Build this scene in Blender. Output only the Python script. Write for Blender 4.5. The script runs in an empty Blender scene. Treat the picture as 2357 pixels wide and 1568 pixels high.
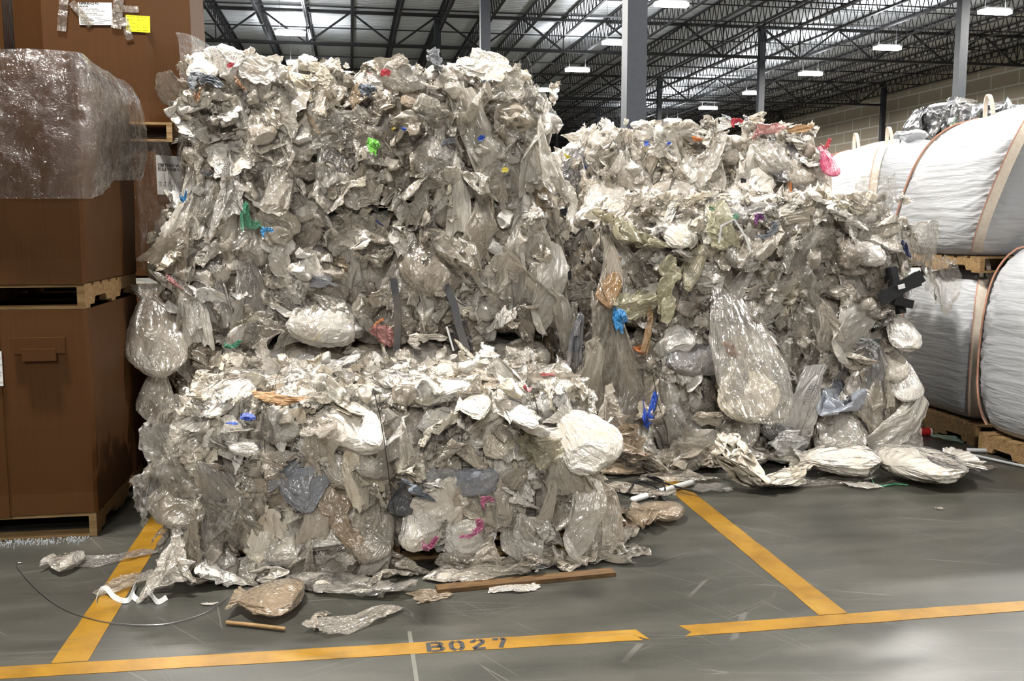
import bpy, bmesh, math, random
import numpy as np
from mathutils import Matrix, Vector

S = bpy.context.scene
COL = S.collection
# ------------------------------------------------------------------ camera, world, exposure
FPX = 2200.0
PW, PH = 2357, 1568
PITCH = math.atan(259 / FPX)
YAW = math.atan(372 / FPX * math.cos(PITCH))
CAMZ = 1.70
cam_d = bpy.data.cameras.new('camera')
cam = bpy.data.objects.new('camera', cam_d)
COL.objects.link(cam)
cam_d.sensor_width = 36.0
cam_d.lens = 36.0 * FPX / PW
cam_d.clip_end = 400
cam.location = (0, 0, CAMZ)
cam.rotation_euler = (math.pi / 2 - PITCH, 0, -YAW)
S.camera = cam

w = bpy.data.worlds.new('world')
S.world = w
w.use_nodes = True
w.node_tree.nodes['Background'].inputs[0].default_value = (0.95, 0.97, 1.0, 1)
w.node_tree.nodes['Background'].inputs[1].default_value = 0.035
S.view_settings.view_transform = 'Standard'
S.view_settings.look = 'None'
S.view_settings.exposure = 0.5
S.view_settings.gamma = 1.0
S.view_settings.use_curve_mapping = False
try:
    cy = S.cycles
    cy.max_bounces = 5
    cy.diffuse_bounces = 2
    cy.glossy_bounces = 2
    cy.transmission_bounces = 4
    cy.transparent_max_bounces = 8
    cy.sample_clamp_indirect = 5.0
    cy.caustics_reflective = False
    cy.caustics_refractive = False
except Exception:
    pass
LAMP_W = 1050.0        # every high-bay lamp of the hall
LAMP_Z = 9.4

# picture -> place helpers: a ray through the photograph meets the plane of a bale face or of the floor
_f = np.array([math.sin(YAW) * math.cos(PITCH), math.cos(YAW) * math.cos(PITCH), -math.sin(PITCH)])
_r = np.array([math.cos(YAW), -math.sin(YAW), 0.0])
_u = np.cross(_r, _f)
_C = np.array([0, 0, CAMZ])
def ray(px, py): return _f + (px - PW / 2) / FPX * _r - (py - PH / 2) / FPX * _u
def at_y(px, py, y):
    d = ray(px, py); return _C + d * (y / d[1])
def at_x(px, py, x):
    d = ray(px, py); return _C + d * (x / d[0])
def at_z(px, py, z):
    d = ray(px, py); return _C + d * ((z - CAMZ) / d[2])
def depth(P): return float((np.array(P) - _C) @ _f)

# ------------------------------------------------------------------ objects
def tag(o, label=None, cat=None, group=None, kind=None):
    if label: o['label'] = label
    if cat: o['category'] = cat
    if group: o['group'] = group
    if kind: o['kind'] = kind
    return o
def mesh(name, V, F, mats=None, smooth=False, uv=None):
    me = bpy.data.meshes.new(name)
    V = np.asarray(V, dtype=np.float32)
    if isinstance(F, np.ndarray):
        n, k = F.shape
        me.vertices.add(len(V)); me.vertices.foreach_set('co', V.ravel())
        me.loops.add(n * k); me.loops.foreach_set('vertex_index', F.astype(np.int32).ravel())
        me.polygons.add(n)
        me.polygons.foreach_set('loop_start', np.arange(0, n * k, k, dtype=np.int32))
        me.polygons.foreach_set('loop_total', np.full(n, k, dtype=np.int32))
        if uv is not None:
            l = me.uv_layers.new(name='UVMap')
            l.data.foreach_set('uv', np.asarray(uv, dtype=np.float32)[F.ravel()].ravel())
        me.update(calc_edges=True)
        me.validate()
    else:
        me.from_pydata([tuple(v) for v in V], [], F)
        me.update()
    if smooth:
        me.polygons.foreach_set('use_smooth', np.ones(len(me.polygons), dtype=bool))
    for m in (mats or []): me.materials.append(m)
    return me
def put(name, me, parent=None, M=None):
    o = bpy.data.objects.new(name, me)
    COL.objects.link(o)
    if parent is not None: o.parent = parent
    if M is not None: o.matrix_basis = M
    return o
def empty(name, loc=(0, 0, 0), rz=0.0):
    o = bpy.data.objects.new(name, None)
    o.empty_display_size = 0.1
    COL.objects.link(o); o.location = loc; o.rotation_euler = (0, 0, rz)
    return o
def set_mat(o, m):
    s = o.material_slots[0]; s.link = 'OBJECT'; s.material = m
class MB:
    """collects boxes, bars and tubes into one mesh"""
    def __init__(s): s.V = []; s.F = []
    def add(s, V, F):
        b = len(s.V); s.V += [tuple(v) for v in V]; s.F += [tuple(i + b for i in f) for f in F]
        return s
    def box(s, x0, x1, y0, y1, z0, z1):
        V = [(x0, y0, z0), (x1, y0, z0), (x1, y1, z0), (x0, y1, z0), (x0, y0, z1), (x1, y0, z1), (x1, y1, z1), (x0, y1, z1)]
        return s.add(V, [(0, 3, 2, 1), (4, 5, 6, 7), (0, 1, 5, 4), (1, 2, 6, 5), (2, 3, 7, 6), (3, 0, 4, 7)])
    def bar(s, a, b, t, t2=None):
        a = Vector(a); b = Vector(b); d = (b - a).normalized()
        q = Vector((0, 0, 1)) if abs(d.z) < 0.95 else Vector((1, 0, 0))
        e = d.cross(q).normalized(); g = e.cross(d); t2 = t2 or t
        V = [p + e * (i * t / 2) + g * (j * t2 / 2) for p in (a, b) for i, j in ((-1, -1), (1, -1), (1, 1), (-1, 1))]
        return s.add(V, [(0, 3, 2, 1), (4, 5, 6, 7), (0, 1, 5, 4), (1, 2, 6, 5), (2, 3, 7, 6), (3, 0, 4, 7)])
    def tube(s, pts, r, n=6):
        pts = [Vector(p) for p in pts]; rings = []
        for i, p in enumerate(pts):
            d = (pts[min(i + 1, len(pts) - 1)] - pts[max(i - 1, 0)]).normalized()
            q = Vector((0, 0, 1)) if abs(d.z) < 0.9 else Vector((1, 0, 0))
            e = d.cross(q).normalized(); g = e.cross(d)
            rings.append([p + (e * math.cos(2 * math.pi * k / n) + g * math.sin(2 * math.pi * k / n)) * r for k in range(n)])
        V = [v for R in rings for v in R]
        F = [(i * n + k, i * n + (k + 1) % n, (i + 1) * n + (k + 1) % n, (i + 1) * n + k) for i in range(len(pts) - 1) for k in range(n)]
        F += [tuple(range(n))[::-1], tuple((len(pts) - 1) * n + k for k in range(n))]
        return s.add(V, F)
    def ribbon(s, pts, wd, side=(0, 0, 1), th=0.0012):
        """a flat strap along pts; side = its width direction at each point"""
        pts = [Vector(p) for p in pts]; V = []
        for i, p in enumerate(pts):
            d = (pts[min(i + 1, len(pts) - 1)] - pts[max(i - 1, 0)]).normalized()
            sd = Vector(side[i]) if isinstance(side, list) else Vector(side)
            e = (sd - d * sd.dot(d)).normalized(); nn = d.cross(e)
            V += [p + e * wd / 2 + nn * th, p - e * wd / 2 + nn * th, p - e * wd / 2 - nn * th, p + e * wd / 2 - nn * th]
        F = []
        for i in range(len(pts) - 1):
            a = i * 4; b = a + 4
            F += [(a, a + 1, b + 1, b), (a + 1, a + 2, b + 2, b + 1), (a + 2, a + 3, b + 3, b + 2), (a + 3, a, b, b + 3)]
        F += [(3, 2, 1, 0), tuple(len(V) - 4 + k for k in range(4))]
        return s.add(V, F)
    def build(s, name, m, parent=None, M=None, smooth=False):
        return put(name, mesh(name, s.V, s.F, [m], smooth), parent, M)

# ------------------------------------------------------------------ noise (numpy)
_perm = np.random.RandomState(7).permutation(512).astype(np.int64)
_g = np.random.RandomState(8).normal(size=(512, 3)); _g /= np.linalg.norm(_g, axis=1)[:, None]
def noise(P, seed=0):
    P = np.asarray(P, dtype=np.float64) + np.array([seed * 17.31, seed * 7.77, seed * 3.91])
    I = np.floor(P).astype(np.int64); f = P - I; t = f * f * f * (f * (f * 6 - 15) + 10)
    out = 0
    for dx in (0, 1):
        for dy in (0, 1):
            for dz in (0, 1):
                h = _perm[(_perm[(_perm[(I[:, 0] + dx) & 511] + I[:, 1] + dy) & 511] + I[:, 2] + dz) & 511]
                gv = _g[h]
                v = gv[:, 0] * (f[:, 0] - dx) + gv[:, 1] * (f[:, 1] - dy) + gv[:, 2] * (f[:, 2] - dz)
                wx = t[:, 0] if dx else 1 - t[:, 0]; wy = t[:, 1] if dy else 1 - t[:, 1]; wz = t[:, 2] if dz else 1 - t[:, 2]
                out = out + v * wx * wy * wz
    return out
def ridge(P, seed=0): return 1.0 - 2.2 * np.abs(noise(P, seed))
def worley(P, seed=0):
    """F1, F2 and the id of the nearest cell"""
    I = np.floor(P).astype(np.int64); F1 = np.full(len(P), 9.0); F2 = F1.copy(); ID = np.zeros(len(P), dtype=np.int64)
    R = np.random.RandomState(1000 + seed).rand(512, 3)
    for dx in (-1, 0, 1):
        for dy in (-1, 0, 1):
            for dz in (-1, 0, 1):
                J = I + np.array([dx, dy, dz])
                h = _perm[(_perm[(_perm[(J[:, 0] + seed) & 511] + J[:, 1]) & 511] + J[:, 2]) & 511]
                d = np.linalg.norm(J + R[h] - P, axis=1)
                n = d < F1
                F2 = np.where(n, F1, np.minimum(F2, d)); F1 = np.where(n, d, F1); ID = np.where(n, h, ID)
    return F1, F2, ID
def facets(P2, rng, n=7, slope=1.0):
    """height of a surface made of flat tilted planes: straight, sharp creases"""
    a = rng.uniform(0, 2 * math.pi, n); k = slope * rng.uniform(0.3, 1.0, n); b = rng.uniform(-0.25, 0.25, n)
    return np.max(P2[:, :1] * (k * np.cos(a)) + P2[:, 1:2] * (k * np.sin(a)) + b, axis=1)

# ------------------------------------------------------------------ materials
def nt(name):
    m = bpy.data.materials.new(name); m.use_nodes = True
    t = m.node_tree; t.nodes.clear()
    return m, t
class N:
    def __init__(s, t): s.t = t
    def __call__(s, kind, **kw):
        n = s.t.nodes.new('ShaderNode' + kind)
        for k, v in kw.items():
            if k.startswith('i_'):
                key = k[2:]; key = int(key) if key.isdigit() else key.replace('_', ' ')
                if hasattr(v, 'is_linked') or hasattr(v, 'links'): s.t.links.new(v, n.inputs[key])
                else: n.inputs[key].default_value = v
            else: setattr(n, k, v)
        return n
    def math(s, op, a, b=0.0, clamp=False):
        n = s.t.nodes.new('ShaderNodeMath'); n.operation = op; n.use_clamp = clamp
        for i, v in enumerate((a, b)):
            if hasattr(v, 'links'): s.t.links.new(v, n.inputs[i])
            else: n.inputs[i].default_value = v
        return n.outputs[0]
    def mix(s, f, a, b):
        n = s.t.nodes.new('ShaderNodeMix'); n.data_type = 'RGBA'
        for i, v in ((0, f), (6, a), (7, b)):
            if hasattr(v, 'links'): s.t.links.new(v, n.inputs[i])
            else: n.inputs[i].default_value = v if i == 0 else (*v[:3], 1)
        return n.outputs[2]
    def ramp(s, f, stops):
        n = s.t.nodes.new('ShaderNodeValToRGB'); s.t.links.new(f, n.inputs[0])
        e = n.color_ramp.elements
        while len(e) < len(stops): e.new(0.5)
        for q, (p, c) in zip(e, stops): q.position = p; q.color = (*c[:3], 1) if hasattr(c, '__len__') else (c, c, c, 1)
        return n.outputs[0]
    def link(s, a, b): s.t.links.new(a, b)
def lin(r, g, b):
    def c(v):
        v /= 255.0
        return v / 12.92 if v <= 0.04045 else ((v + 0.055) / 1.055) ** 2.4
    return (c(r), c(g), c(b))

def film(name, c1, c2, clear=0.0, rough=0.25, transl=0.25, dirt=0.35, dirt_col=(0.36, 0.26, 0.16), bump=0.6, printed=False, scale=1.0, coords='UV', gloss=3.0):
    """crinkled plastic film; clear = how much of it one sees through"""
    m, t = nt(name); n = N(t)
    geo = n('NewGeometry'); oi = n('ObjectInfo')
    rnd = n.math('FRACT', n.math('ADD', oi.outputs['Random'], geo.outputs['Random Per Island']))
    pos = geo.outputs['Position']
    n1 = n('TexNoise', i_Vector=pos, i_Scale=6.0 * scale, i_Detail=2.0)
    src = n('UVMap').outputs[0] if coords == 'UV' else pos
    def streak(sc, rot, dist):
        mp = n('Mapping', i_0=src); mp.inputs['Scale'].default_value = sc; mp.inputs['Rotation'].default_value = (0, 0, rot)
        q = n('TexNoise', i_Vector=mp.outputs[0], i_Scale=scale, i_Detail=2.6, i_Roughness=0.66, i_Distortion=dist)
        return n.math('ABSOLUTE', n.math('SUBTRACT', q.outputs['Fac'], 0.5))
    if coords == 'UV': st = streak((15, 5.5, 1), 0.35, 0.9)
    else: st = n.math('ADD', streak((11, 11, 5), 0.0, 1.0), n.math('MULTIPLY', streak((22, 22, 30), 0.3, 1.2), 0.6))
    col = n.mix(rnd, c1, c2)
    df = n.math('MULTIPLY', n.ramp(n1.outputs['Fac'], [(0.45, 0.0), (0.72, 1.0)]), dirt)
    col = n.mix(df, col, dirt_col)
    if printed:
        uv = n('UVMap'); sp = n('SeparateXYZ', i_0=uv.outputs[0])
        row = n.math('MULTIPLY', sp.outputs[1], 46.0)
        inrow = n.math('LESS_THAN', n.math('FRACT', row), 0.5)
        cmb = n('CombineXYZ', i_0=n.math('MULTIPLY', sp.outputs[0], 70.0), i_1=n.math('MULTIPLY', n.math('FLOOR', row), 7.3))
        wn = n('TexNoise', i_Vector=cmb.outputs[0], i_Scale=1.0, i_Detail=2.0)
        word = n.math('GREATER_THAN', wn.outputs['Fac'], 0.47)
        def band(v, a, b): return n.math('MULTIPLY', n.math('GREATER_THAN', v, a), n.math('LESS_THAN', v, b))
        reg = n.math('MULTIPLY', band(sp.outputs[0], 0.34, 0.66), band(sp.outputs[1], 0.45, 0.72))
        ink = n.math('MULTIPLY', n.math('MULTIPLY', inrow, word), reg)
        col = n.mix(n.math('MULTIPLY', ink, 0.85), col, (0.02, 0.02, 0.025))
    rg = n.ramp(n1.outputs['Fac'], [(0.3, max(0.07, rough - 0.1)), (0.75, rough + 0.06)])
    bm = n('Bump', i_Height=st, i_Strength=n.ramp(n1.outputs['Fac'], [(0.35, bump * 1.3), (0.65, bump * 0.6)]), i_Distance=0.03)
    sh = n('BsdfDiffuse', i_Color=col, i_Normal=bm.outputs[0]).outputs[0]
    if transl:
        tr = n('BsdfTranslucent', i_Color=col, i_Normal=bm.outputs[0])
        sh = n('MixShader', i_0=transl, i_1=sh, i_2=tr.outputs[0]).outputs[0]
    if clear:
        tp = n('BsdfTransparent', i_Color=(0.95, 0.935, 0.90, 1))
        cl = n.ramp(st, [(0.0, min(0.95, clear + 0.2)), (0.35, max(0.0, clear - 0.2))])
        if printed: cl = n.math('MULTIPLY', cl, n.math('SUBTRACT', 1.0, ink))
        sh = n('MixShader', i_0=cl, i_1=sh, i_2=tp.outputs[0]).outputs[0]
    # both faces of the film mirror light, however clear it is
    ior = n.math('ADD', 1.5, n.math('MULTIPLY', geo.outputs['Backfacing'], 1 / 1.5 - 1.5))
    fr = n('Fresnel', i_IOR=ior, i_Normal=bm.outputs[0])
    gl = n('BsdfGlossy', i_Color=(1, 1, 1, 1), i_Roughness=rg, i_Normal=bm.outputs[0])
    sh = n('MixShader', i_0=n.math('MULTIPLY', fr.outputs[0], gloss, True), i_1=sh, i_2=gl.outputs[0]).outputs[0]
    o = n('OutputMaterial'); n.link(sh, o.inputs[0])
    return m
def plain(name, c, rough=0.5, metal=0.0, c2=None, scale=12.0, bump=0.0, spec=0.5, stretch=(1, 1, 1)):
    m, t = nt(name); n = N(t)
    geo = n('NewGeometry')
    mp = n('Mapping', i_0=geo.outputs['Position']); mp.inputs['Scale'].default_value = stretch
    n1 = n('TexNoise', i_Vector=mp.outputs[0], i_Scale=scale, i_Detail=5.0)
    col = n.mix(n.ramp(n1.outputs['Fac'], [(0.35, 0.0), (0.65, 1.0)]), c, c2 if c2 else tuple(v * 0.85 for v in c))
    bs = n('BsdfPrincipled', i_Base_Color=col, i_Roughness=rough, i_Metallic=metal)
    bs.inputs['Specular IOR Level'].default_value = spec
    if bump:
        b = n('Bump', i_Height=n1.outputs['Fac'], i_Strength=bump, i_Distance=0.02); n.link(b.outputs[0], bs.inputs['Normal'])
    o = n('OutputMaterial'); n.link(bs.outputs[0], o.inputs[0])
    return m

MAT = {}
MAT['white'] = film('white_film', (0.92, 0.89, 0.84), (0.85, 0.79, 0.70), 0.0, 0.24, 0.18, 0.5, (0.66, 0.54, 0.38))
MAT['milky'] = film('milky_film', (0.88, 0.83, 0.75), (0.78, 0.71, 0.61), 0.3, 0.18, 0.2, 0.36, (0.54, 0.41, 0.27))
MAT['cloudy'] = film('cloudy_film', (0.82, 0.75, 0.65), (0.68, 0.60, 0.49), 0.5, 0.15, 0.2, 0.36, (0.44, 0.33, 0.21))
MAT['clear'] = film('clear_film', (0.86, 0.82, 0.77), (0.74, 0.69, 0.62), 0.68, 0.12, 0.25, 0.15, bump=0.75, gloss=2.2)
MAT['beige'] = film('beige_film', (0.78, 0.69, 0.57), (0.66, 0.58, 0.47), 0.3, 0.17, 0.2, 0.36, (0.46, 0.32, 0.18))
MAT['cream'] = film('cream_film', (0.90, 0.83, 0.70), (0.84, 0.75, 0.59), 0.0, 0.28, 0.22, 0.4, (0.50, 0.34, 0.17))
MAT['taupe'] = film('taupe_film', (0.60, 0.52, 0.43), (0.48, 0.41, 0.33), 0.4, 0.15, 0.18, 0.35, (0.24, 0.17, 0.11))
MAT['tan'] = film('tan_film', (0.42, 0.31, 0.20), (0.52, 0.40, 0.27), 0.12, 0.25, 0.25, 0.4, (0.22, 0.14, 0.08), gloss=2.2)
MAT['brown'] = film('brown_film', (0.30, 0.17, 0.06), (0.36, 0.22, 0.10), 0.1, 0.25, 0.2, 0.4, (0.12, 0.07, 0.03), gloss=1.4)
MAT['grey'] = film('grey_film', (0.36, 0.36, 0.36), (0.24, 0.24, 0.25), 0.12, 0.24, 0.2, 0.3)
MAT['dark'] = film('dark_film_and_gap_shade', (0.06, 0.06, 0.065), (0.10, 0.10, 0.105), 0.0, 0.24, 0.05, 0.2, gloss=1.4)
MAT['yellowish'] = film('yellowish_film', (0.74, 0.69, 0.45), (0.66, 0.60, 0.42), 0.3, 0.24, 0.3, 0.3, gloss=2.2)
MAT['print'] = film('printed_film', (0.58, 0.54, 0.49), (0.50, 0.46, 0.41), 0.35, 0.2, 0.25, 0.25, printed=True)
MAT['printw'] = film('printed_white_film', (0.76, 0.74, 0.71), (0.72, 0.70, 0.67), 0.12, 0.26, 0.25, 0.15, printed=True)
MAT['blue'] = film('blue_film', (0.01, 0.08, 0.55), (0.02, 0.10, 0.60), 0.0, 0.3, 0.2, 0.1, gloss=1.4)
MAT['skyblue'] = film('light_blue_film', (0.02, 0.25, 0.62), (0.03, 0.30, 0.60), 0.0, 0.4, 0.2, 0.05, gloss=1.4)
MAT['green'] = film('green_film', (0.02, 0.26, 0.10), (0.03, 0.30, 0.16), 0.15, 0.25, 0.2, 0.1, gloss=1.4)
MAT['lime'] = film('lime_film', (0.18, 0.62, 0.06), (0.20, 0.60, 0.08), 0.0, 0.25, 0.2, 0.05, gloss=1.4)
MAT['aqua'] = film('pale_green_film', (0.36, 0.56, 0.42), (0.34, 0.52, 0.40), 0.2, 0.25, 0.2, 0.05)
MAT['red'] = film('red_film', (0.55, 0.02, 0.04), (0.50, 0.02, 0.04), 0.0, 0.3, 0.2, 0.05, gloss=1.4)
MAT['pink'] = film('pink_film', (0.62, 0.03, 0.13), (0.58, 0.03, 0.14), 0.1, 0.2, 0.25, 0.05, gloss=1.4)
MAT['rose'] = film('pale_rose_film', (0.62, 0.22, 0.20), (0.58, 0.25, 0.24), 0.2, 0.25, 0.25, 0.2, gloss=1.4)
MAT['magenta'] = film('magenta_net', (0.36, 0.02, 0.13), (0.40, 0.03, 0.16), 0.15, 0.5, 0.2, 0.2, gloss=1.4)
MAT['orange'] = film('orange_film', (0.66, 0.20, 0.03), (0.55, 0.18, 0.05), 0.0, 0.35, 0.2, 0.2, gloss=1.4)
MAT['rust'] = film('rust_film', (0.36, 0.13, 0.03), (0.30, 0.12, 0.04), 0.0, 0.5, 0.1, 0.3, gloss=1.4)
MAT['yellow'] = film('yellow_film', (0.70, 0.55, 0.02), (0.65, 0.52, 0.03), 0.0, 0.35, 0.2, 0.1, gloss=1.4)
MAT['slate'] = film('slate_film', (0.10, 0.12, 0.15), (0.13, 0.15, 0.18), 0.0, 0.45, 0.1, 0.1, gloss=1.4)
MAT['bluegrey'] = film('blue_grey_film', (0.42, 0.45, 0.52), (0.46, 0.48, 0.53), 0.25, 0.2, 0.2, 0.1, gloss=1.4)
MAT['silver'] = plain('silver_film', (0.62, 0.62, 0.63), 0.2, 0.9, (0.36, 0.36, 0.37), 9.0, 0.5)
MAT['purple'] = film('purple_film', (0.20, 0.02, 0.18), (0.18, 0.03, 0.2), 0.0, 0.3, 0.1, 0.1, gloss=1.4)
MAT['navy'] = film('navy_film', (0.01, 0.015, 0.08), (0.02, 0.02, 0.09), 0.0, 0.2, 0.1, 0.05, gloss=1.4)
MAT['black'] = plain('black_plastic', (0.012, 0.012, 0.013), 0.32, 0.0, (0.02, 0.02, 0.022), 20.0)
MAT['wire'] = plain('baling_wire', (0.07, 0.065, 0.06), 0.4, 0.8)
MAT['steelwire'] = plain('bright_wire', (0.42, 0.41, 0.40), 0.3, 0.9)
MAT['board'] = plain('corrugated_board', (0.30, 0.17, 0.08), 0.8, 0, (0.36, 0.22, 0.11), 20, 0.2)
MAT['wood'] = plain('pallet_wood', (0.34, 0.22, 0.10), 0.75, 0, (0.22, 0.13, 0.055), 6.0, 0.3, 0.3, (1, 6, 9))
MAT['darkwood'] = plain('old_dark_wood', (0.15, 0.085, 0.035), 0.8, 0, (0.09, 0.05, 0.022), 8.0, 0.3, 0.3, (2, 8, 9))
MAT['paper'] = plain('paper', (0.80, 0.80, 0.79), 0.7, 0, (0.76, 0.76, 0.76))
MAT['neon'] = plain('yellow_paper', (0.80, 0.82, 0.0), 0.6, 0, (0.78, 0.8, 0.0))
MAT['ink'] = plain('black_ink', (0.02, 0.02, 0.022), 0.6)
MAT['steel'] = plain('grey_painted_steel', (0.032, 0.036, 0.046), 0.45, 0, (0.040, 0.044, 0.054))
MAT['joist'] = plain('dark_painted_steel', (0.012, 0.012, 0.014), 0.55, 0, (0.018, 0.018, 0.02))

def cardboard():
    m, t = nt('brown_cardboard'); n = N(t)
    geo = n('NewGeometry'); pos = geo.outputs['Position']
    n1 = n('TexNoise', i_Vector=pos, i_Scale=3.0, i_Detail=4.0)
    n2 = n('TexNoise', i_Vector=pos, i_Scale=260.0, i_Detail=2.0)
    mp = n('Mapping', i_0=pos); mp.inputs['Scale'].default_value = (60, 60, 1.5)
    n3 = n('TexNoise', i_Vector=mp.outputs[0], i_Scale=1.0, i_Detail=2.0)
    col = n.mix(n1.outputs['Fac'], (0.064, 0.026, 0.0072), (0.084, 0.035, 0.0108))
    col = n.mix(n.math('MULTIPLY', n2.outputs['Fac'], 0.4), col, (0.06, 0.026, 0.009))
    col = n.mix(n.math('MULTIPLY', n3.outputs['Fac'], 0.25), col, (0.11, 0.051, 0.019))
    bs = n('BsdfPrincipled', i_Base_Color=col, i_Roughness=0.62)
    bs.inputs['Specular IOR Level'].default_value = 0.12
    b = n('Bump', i_Height=n3.outputs['Fac'], i_Strength=0.12, i_Distance=0.01); n.link(b.outputs[0], bs.inputs['Normal'])
    o = n('OutputMaterial'); n.link(bs.outputs[0], o.inputs[0]); return m
MAT['card'] = cardboard()
def concrete():
    m, t = nt('polished_concrete'); n = N(t)
    geo = n('NewGeometry'); pos = geo.outputs['Position']
    mp = n('Mapping', i_0=pos); mp.inputs['Scale'].default_value = (0.6, 2.2, 1)
    n1 = n('TexNoise', i_Vector=mp.outputs[0], i_Scale=1.6, i_Detail=6.0, i_Roughness=0.62)
    n2 = n('TexNoise', i_Vector=pos, i_Scale=90.0, i_Detail=2.0)
    n3 = n('TexNoise', i_Vector=pos, i_Scale=0.7, i_Detail=3.0)
    col = n.ramp(n1.outputs['Fac'], [(0.3, (0.028, 0.0275, 0.022)), (0.52, (0.051, 0.049, 0.039)), (0.75, (0.088, 0.083, 0.065))])
    col = n.mix(n.math('MULTIPLY', n.ramp(n2.outputs['Fac'], [(0.42, 0.0), (0.7, 1.0)]), 0.3), col, (0.07, 0.07, 0.065))
    # long thin scratches left by pallets
    sc = 0.0
    for ang, sd in ((0.9, 0.0), (-0.5, 5.0), (0.15, 9.0), (1.1, 13.0)):
        q = n('Mapping', i_0=pos); q.inputs['Rotation'].default_value = (0, 0, ang); q.inputs['Location'].default_value = (sd, sd, 0)
        q2 = n('Mapping', i_0=q.outputs[0]); q2.inputs['Scale'].default_value = (0.35, 5.0, 1)
        v = n('TexVoronoi', i_Vector=q2.outputs[0], i_Scale=1.0, feature='DISTANCE_TO_EDGE')
        l = n.math('LESS_THAN', v.outputs['Distance'], 0.0045)
        gate = n('TexNoise', i_Vector=q.outputs[0], i_Scale=1.7)
        l = n.math('MULTIPLY', l, n.ramp(gate.outputs['Fac'], [(0.52, 0.0), (0.6, 1.0)]))
        sc = l if sc == 0.0 else n.math('MAXIMUM', sc, l)
    col = n.mix(n.math('MULTIPLY', sc, 0.22), col, (0.28, 0.27, 0.24))
    rg = n.ramp(n3.outputs['Fac'], [(0.3, 0.30), (0.7, 0.44)])
    bs = n('BsdfPrincipled', i_Base_Color=col, i_Roughness=rg)
    bs.inputs['Specular IOR Level'].default_value = 0.6
    b = n('Bump', i_Height=n1.outputs['Fac'], i_Strength=0.05, i_Distance=0.02); n.link(b.outputs[0], bs.inputs['Normal'])
    o = n('OutputMaterial'); n.link(bs.outputs[0], o.inputs[0]); return m
MAT['floor'] = concrete()
def tape_mat():
    m, t = nt('yellow_floor_tape'); n = N(t)
    geo = n('NewGeometry'); pos = geo.outputs['Position']
    n1 = n('TexNoise', i_Vector=pos, i_Scale=5.0, i_Detail=6.0, i_Roughness=0.65)
    q = n('Mapping', i_0=pos); q.inputs['Rotation'].default_value = (0, 0, 0.9); q.inputs['Scale'].default_value = (3, 45, 1)
    n2 = n('TexNoise', i_Vector=q.outputs[0], i_Scale=1.0, i_Detail=2.0)
    col = n.ramp(n1.outputs['Fac'], [(0.3, (0.18, 0.085, 0.004)), (0.55, (0.275, 0.138, 0.008)), (0.8, (0.31, 0.18, 0.03))])
    col = n.mix(n.math('MULTIPLY', n.ramp(n2.outputs['Fac'], [(0.6, 0.0), (0.68, 1.0)]), 0.45), col, (0.14, 0.10, 0.05))
    bs = n('BsdfPrincipled', i_Base_Color=col, i_Roughness=0.42)
    o = n('OutputMaterial'); n.link(bs.outputs[0], o.inputs[0]); return m
MAT['tape'] = tape_mat()
def deck_mat():
    m, t = nt('corrugated_roof_deck'); n = N(t)
    geo = n('NewGeometry'); pos = geo.outputs['Position']
    wv = n('TexWave', i_Vector=pos, i_Scale=1.0, i_Distortion=0.0, bands_direction='Y')
    n1 = n('TexNoise', i_Vector=pos, i_Scale=0.5, i_Detail=3.0)
    col = n.mix(n1.outputs['Fac'], (0.50, 0.52, 0.55), (0.66, 0.68, 0.70))
    bs = n('BsdfPrincipled', i_Base_Color=col, i_Roughness=0.5)
    b = n('Bump', i_Height=wv.outputs['Fac'], i_Strength=0.7, i_Distance=0.05); n.link(b.outputs[0], bs.inputs['Normal'])
    o = n('OutputMaterial'); n.link(bs.outputs[0], o.inputs[0]); return m
MAT['deck'] = deck_mat()
def block_mat():
    m, t = nt('beige_block_wall'); n = N(t)
    geo = n('NewGeometry'); sp = n('SeparateXYZ', i_0=geo.outputs['Position'])
    cb = n('CombineXYZ', i_0=sp.outputs[1], i_1=sp.outputs[2])
    br = n('TexBrick', i_Vector=cb.outputs[0], i_Color1=(0.62, 0.53, 0.41, 1), i_Color2=(0.55, 0.47, 0.36, 1), i_Mortar=(0.9, 0.87, 0.8, 1), i_Scale=1.0)
    br.inputs['Mortar Size'].default_value = 0.05; br.inputs['Brick Width'].default_value = 2.3; br.inputs['Row Height'].default_value = 0.78
    bs = n('BsdfPrincipled', i_Base_Color=br.outputs[0], i_Roughness=0.8)
    o = n('OutputMaterial'); n.link(bs.outputs[0], o.inputs[0]); return m
MAT['block'] = block_mat()
def emit(name, c, s):
    m, t = nt(name); n = N(t)
    e = n('Emission', i_0=(*c, 1), i_1=s); o = n('OutputMaterial'); n.link(e.outputs[0], o.inputs[0]); return m
MAT['lens'] = emit('lamp_lens', (1.0, 1.0, 0.95), 14.0)
def bag_mat():
    m, t = nt('woven_white_fabric'); n = N(t)
    geo = n('NewGeometry'); pos = geo.outputs['Position']
    n1 = n('TexNoise', i_Vector=pos, i_Scale=2.0, i_Detail=3.0)
    mp = n('Mapping', i_0=pos); mp.inputs['Scale'].default_value = (4, 4, 34)
    n2 = n('TexNoise', i_Vector=mp.outputs[0], i_Scale=1.0, i_Detail=2.0, i_Distortion=0.6)
    col = n.mix(n1.outputs['Fac'], (0.52, 0.53, 0.55), (0.58, 0.585, 0.60))
    bs = n('BsdfPrincipled', i_Base_Color=col, i_Roughness=0.42)
    b = n('Bump', i_Height=n2.outputs['Fac'], i_Strength=0.4, i_Distance=0.025); n.link(b.outputs[0], bs.inputs['Normal'])
    tr = n('BsdfTranslucent', i_Color=col)
    mx = n('MixShader', i_0=0.15, i_1=bs.outputs[0], i_2=tr.outputs[0])
    o = n('OutputMaterial'); n.link(mx.outputs[0], o.inputs[0]); return m
MAT['fabric'] = bag_mat()
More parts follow.
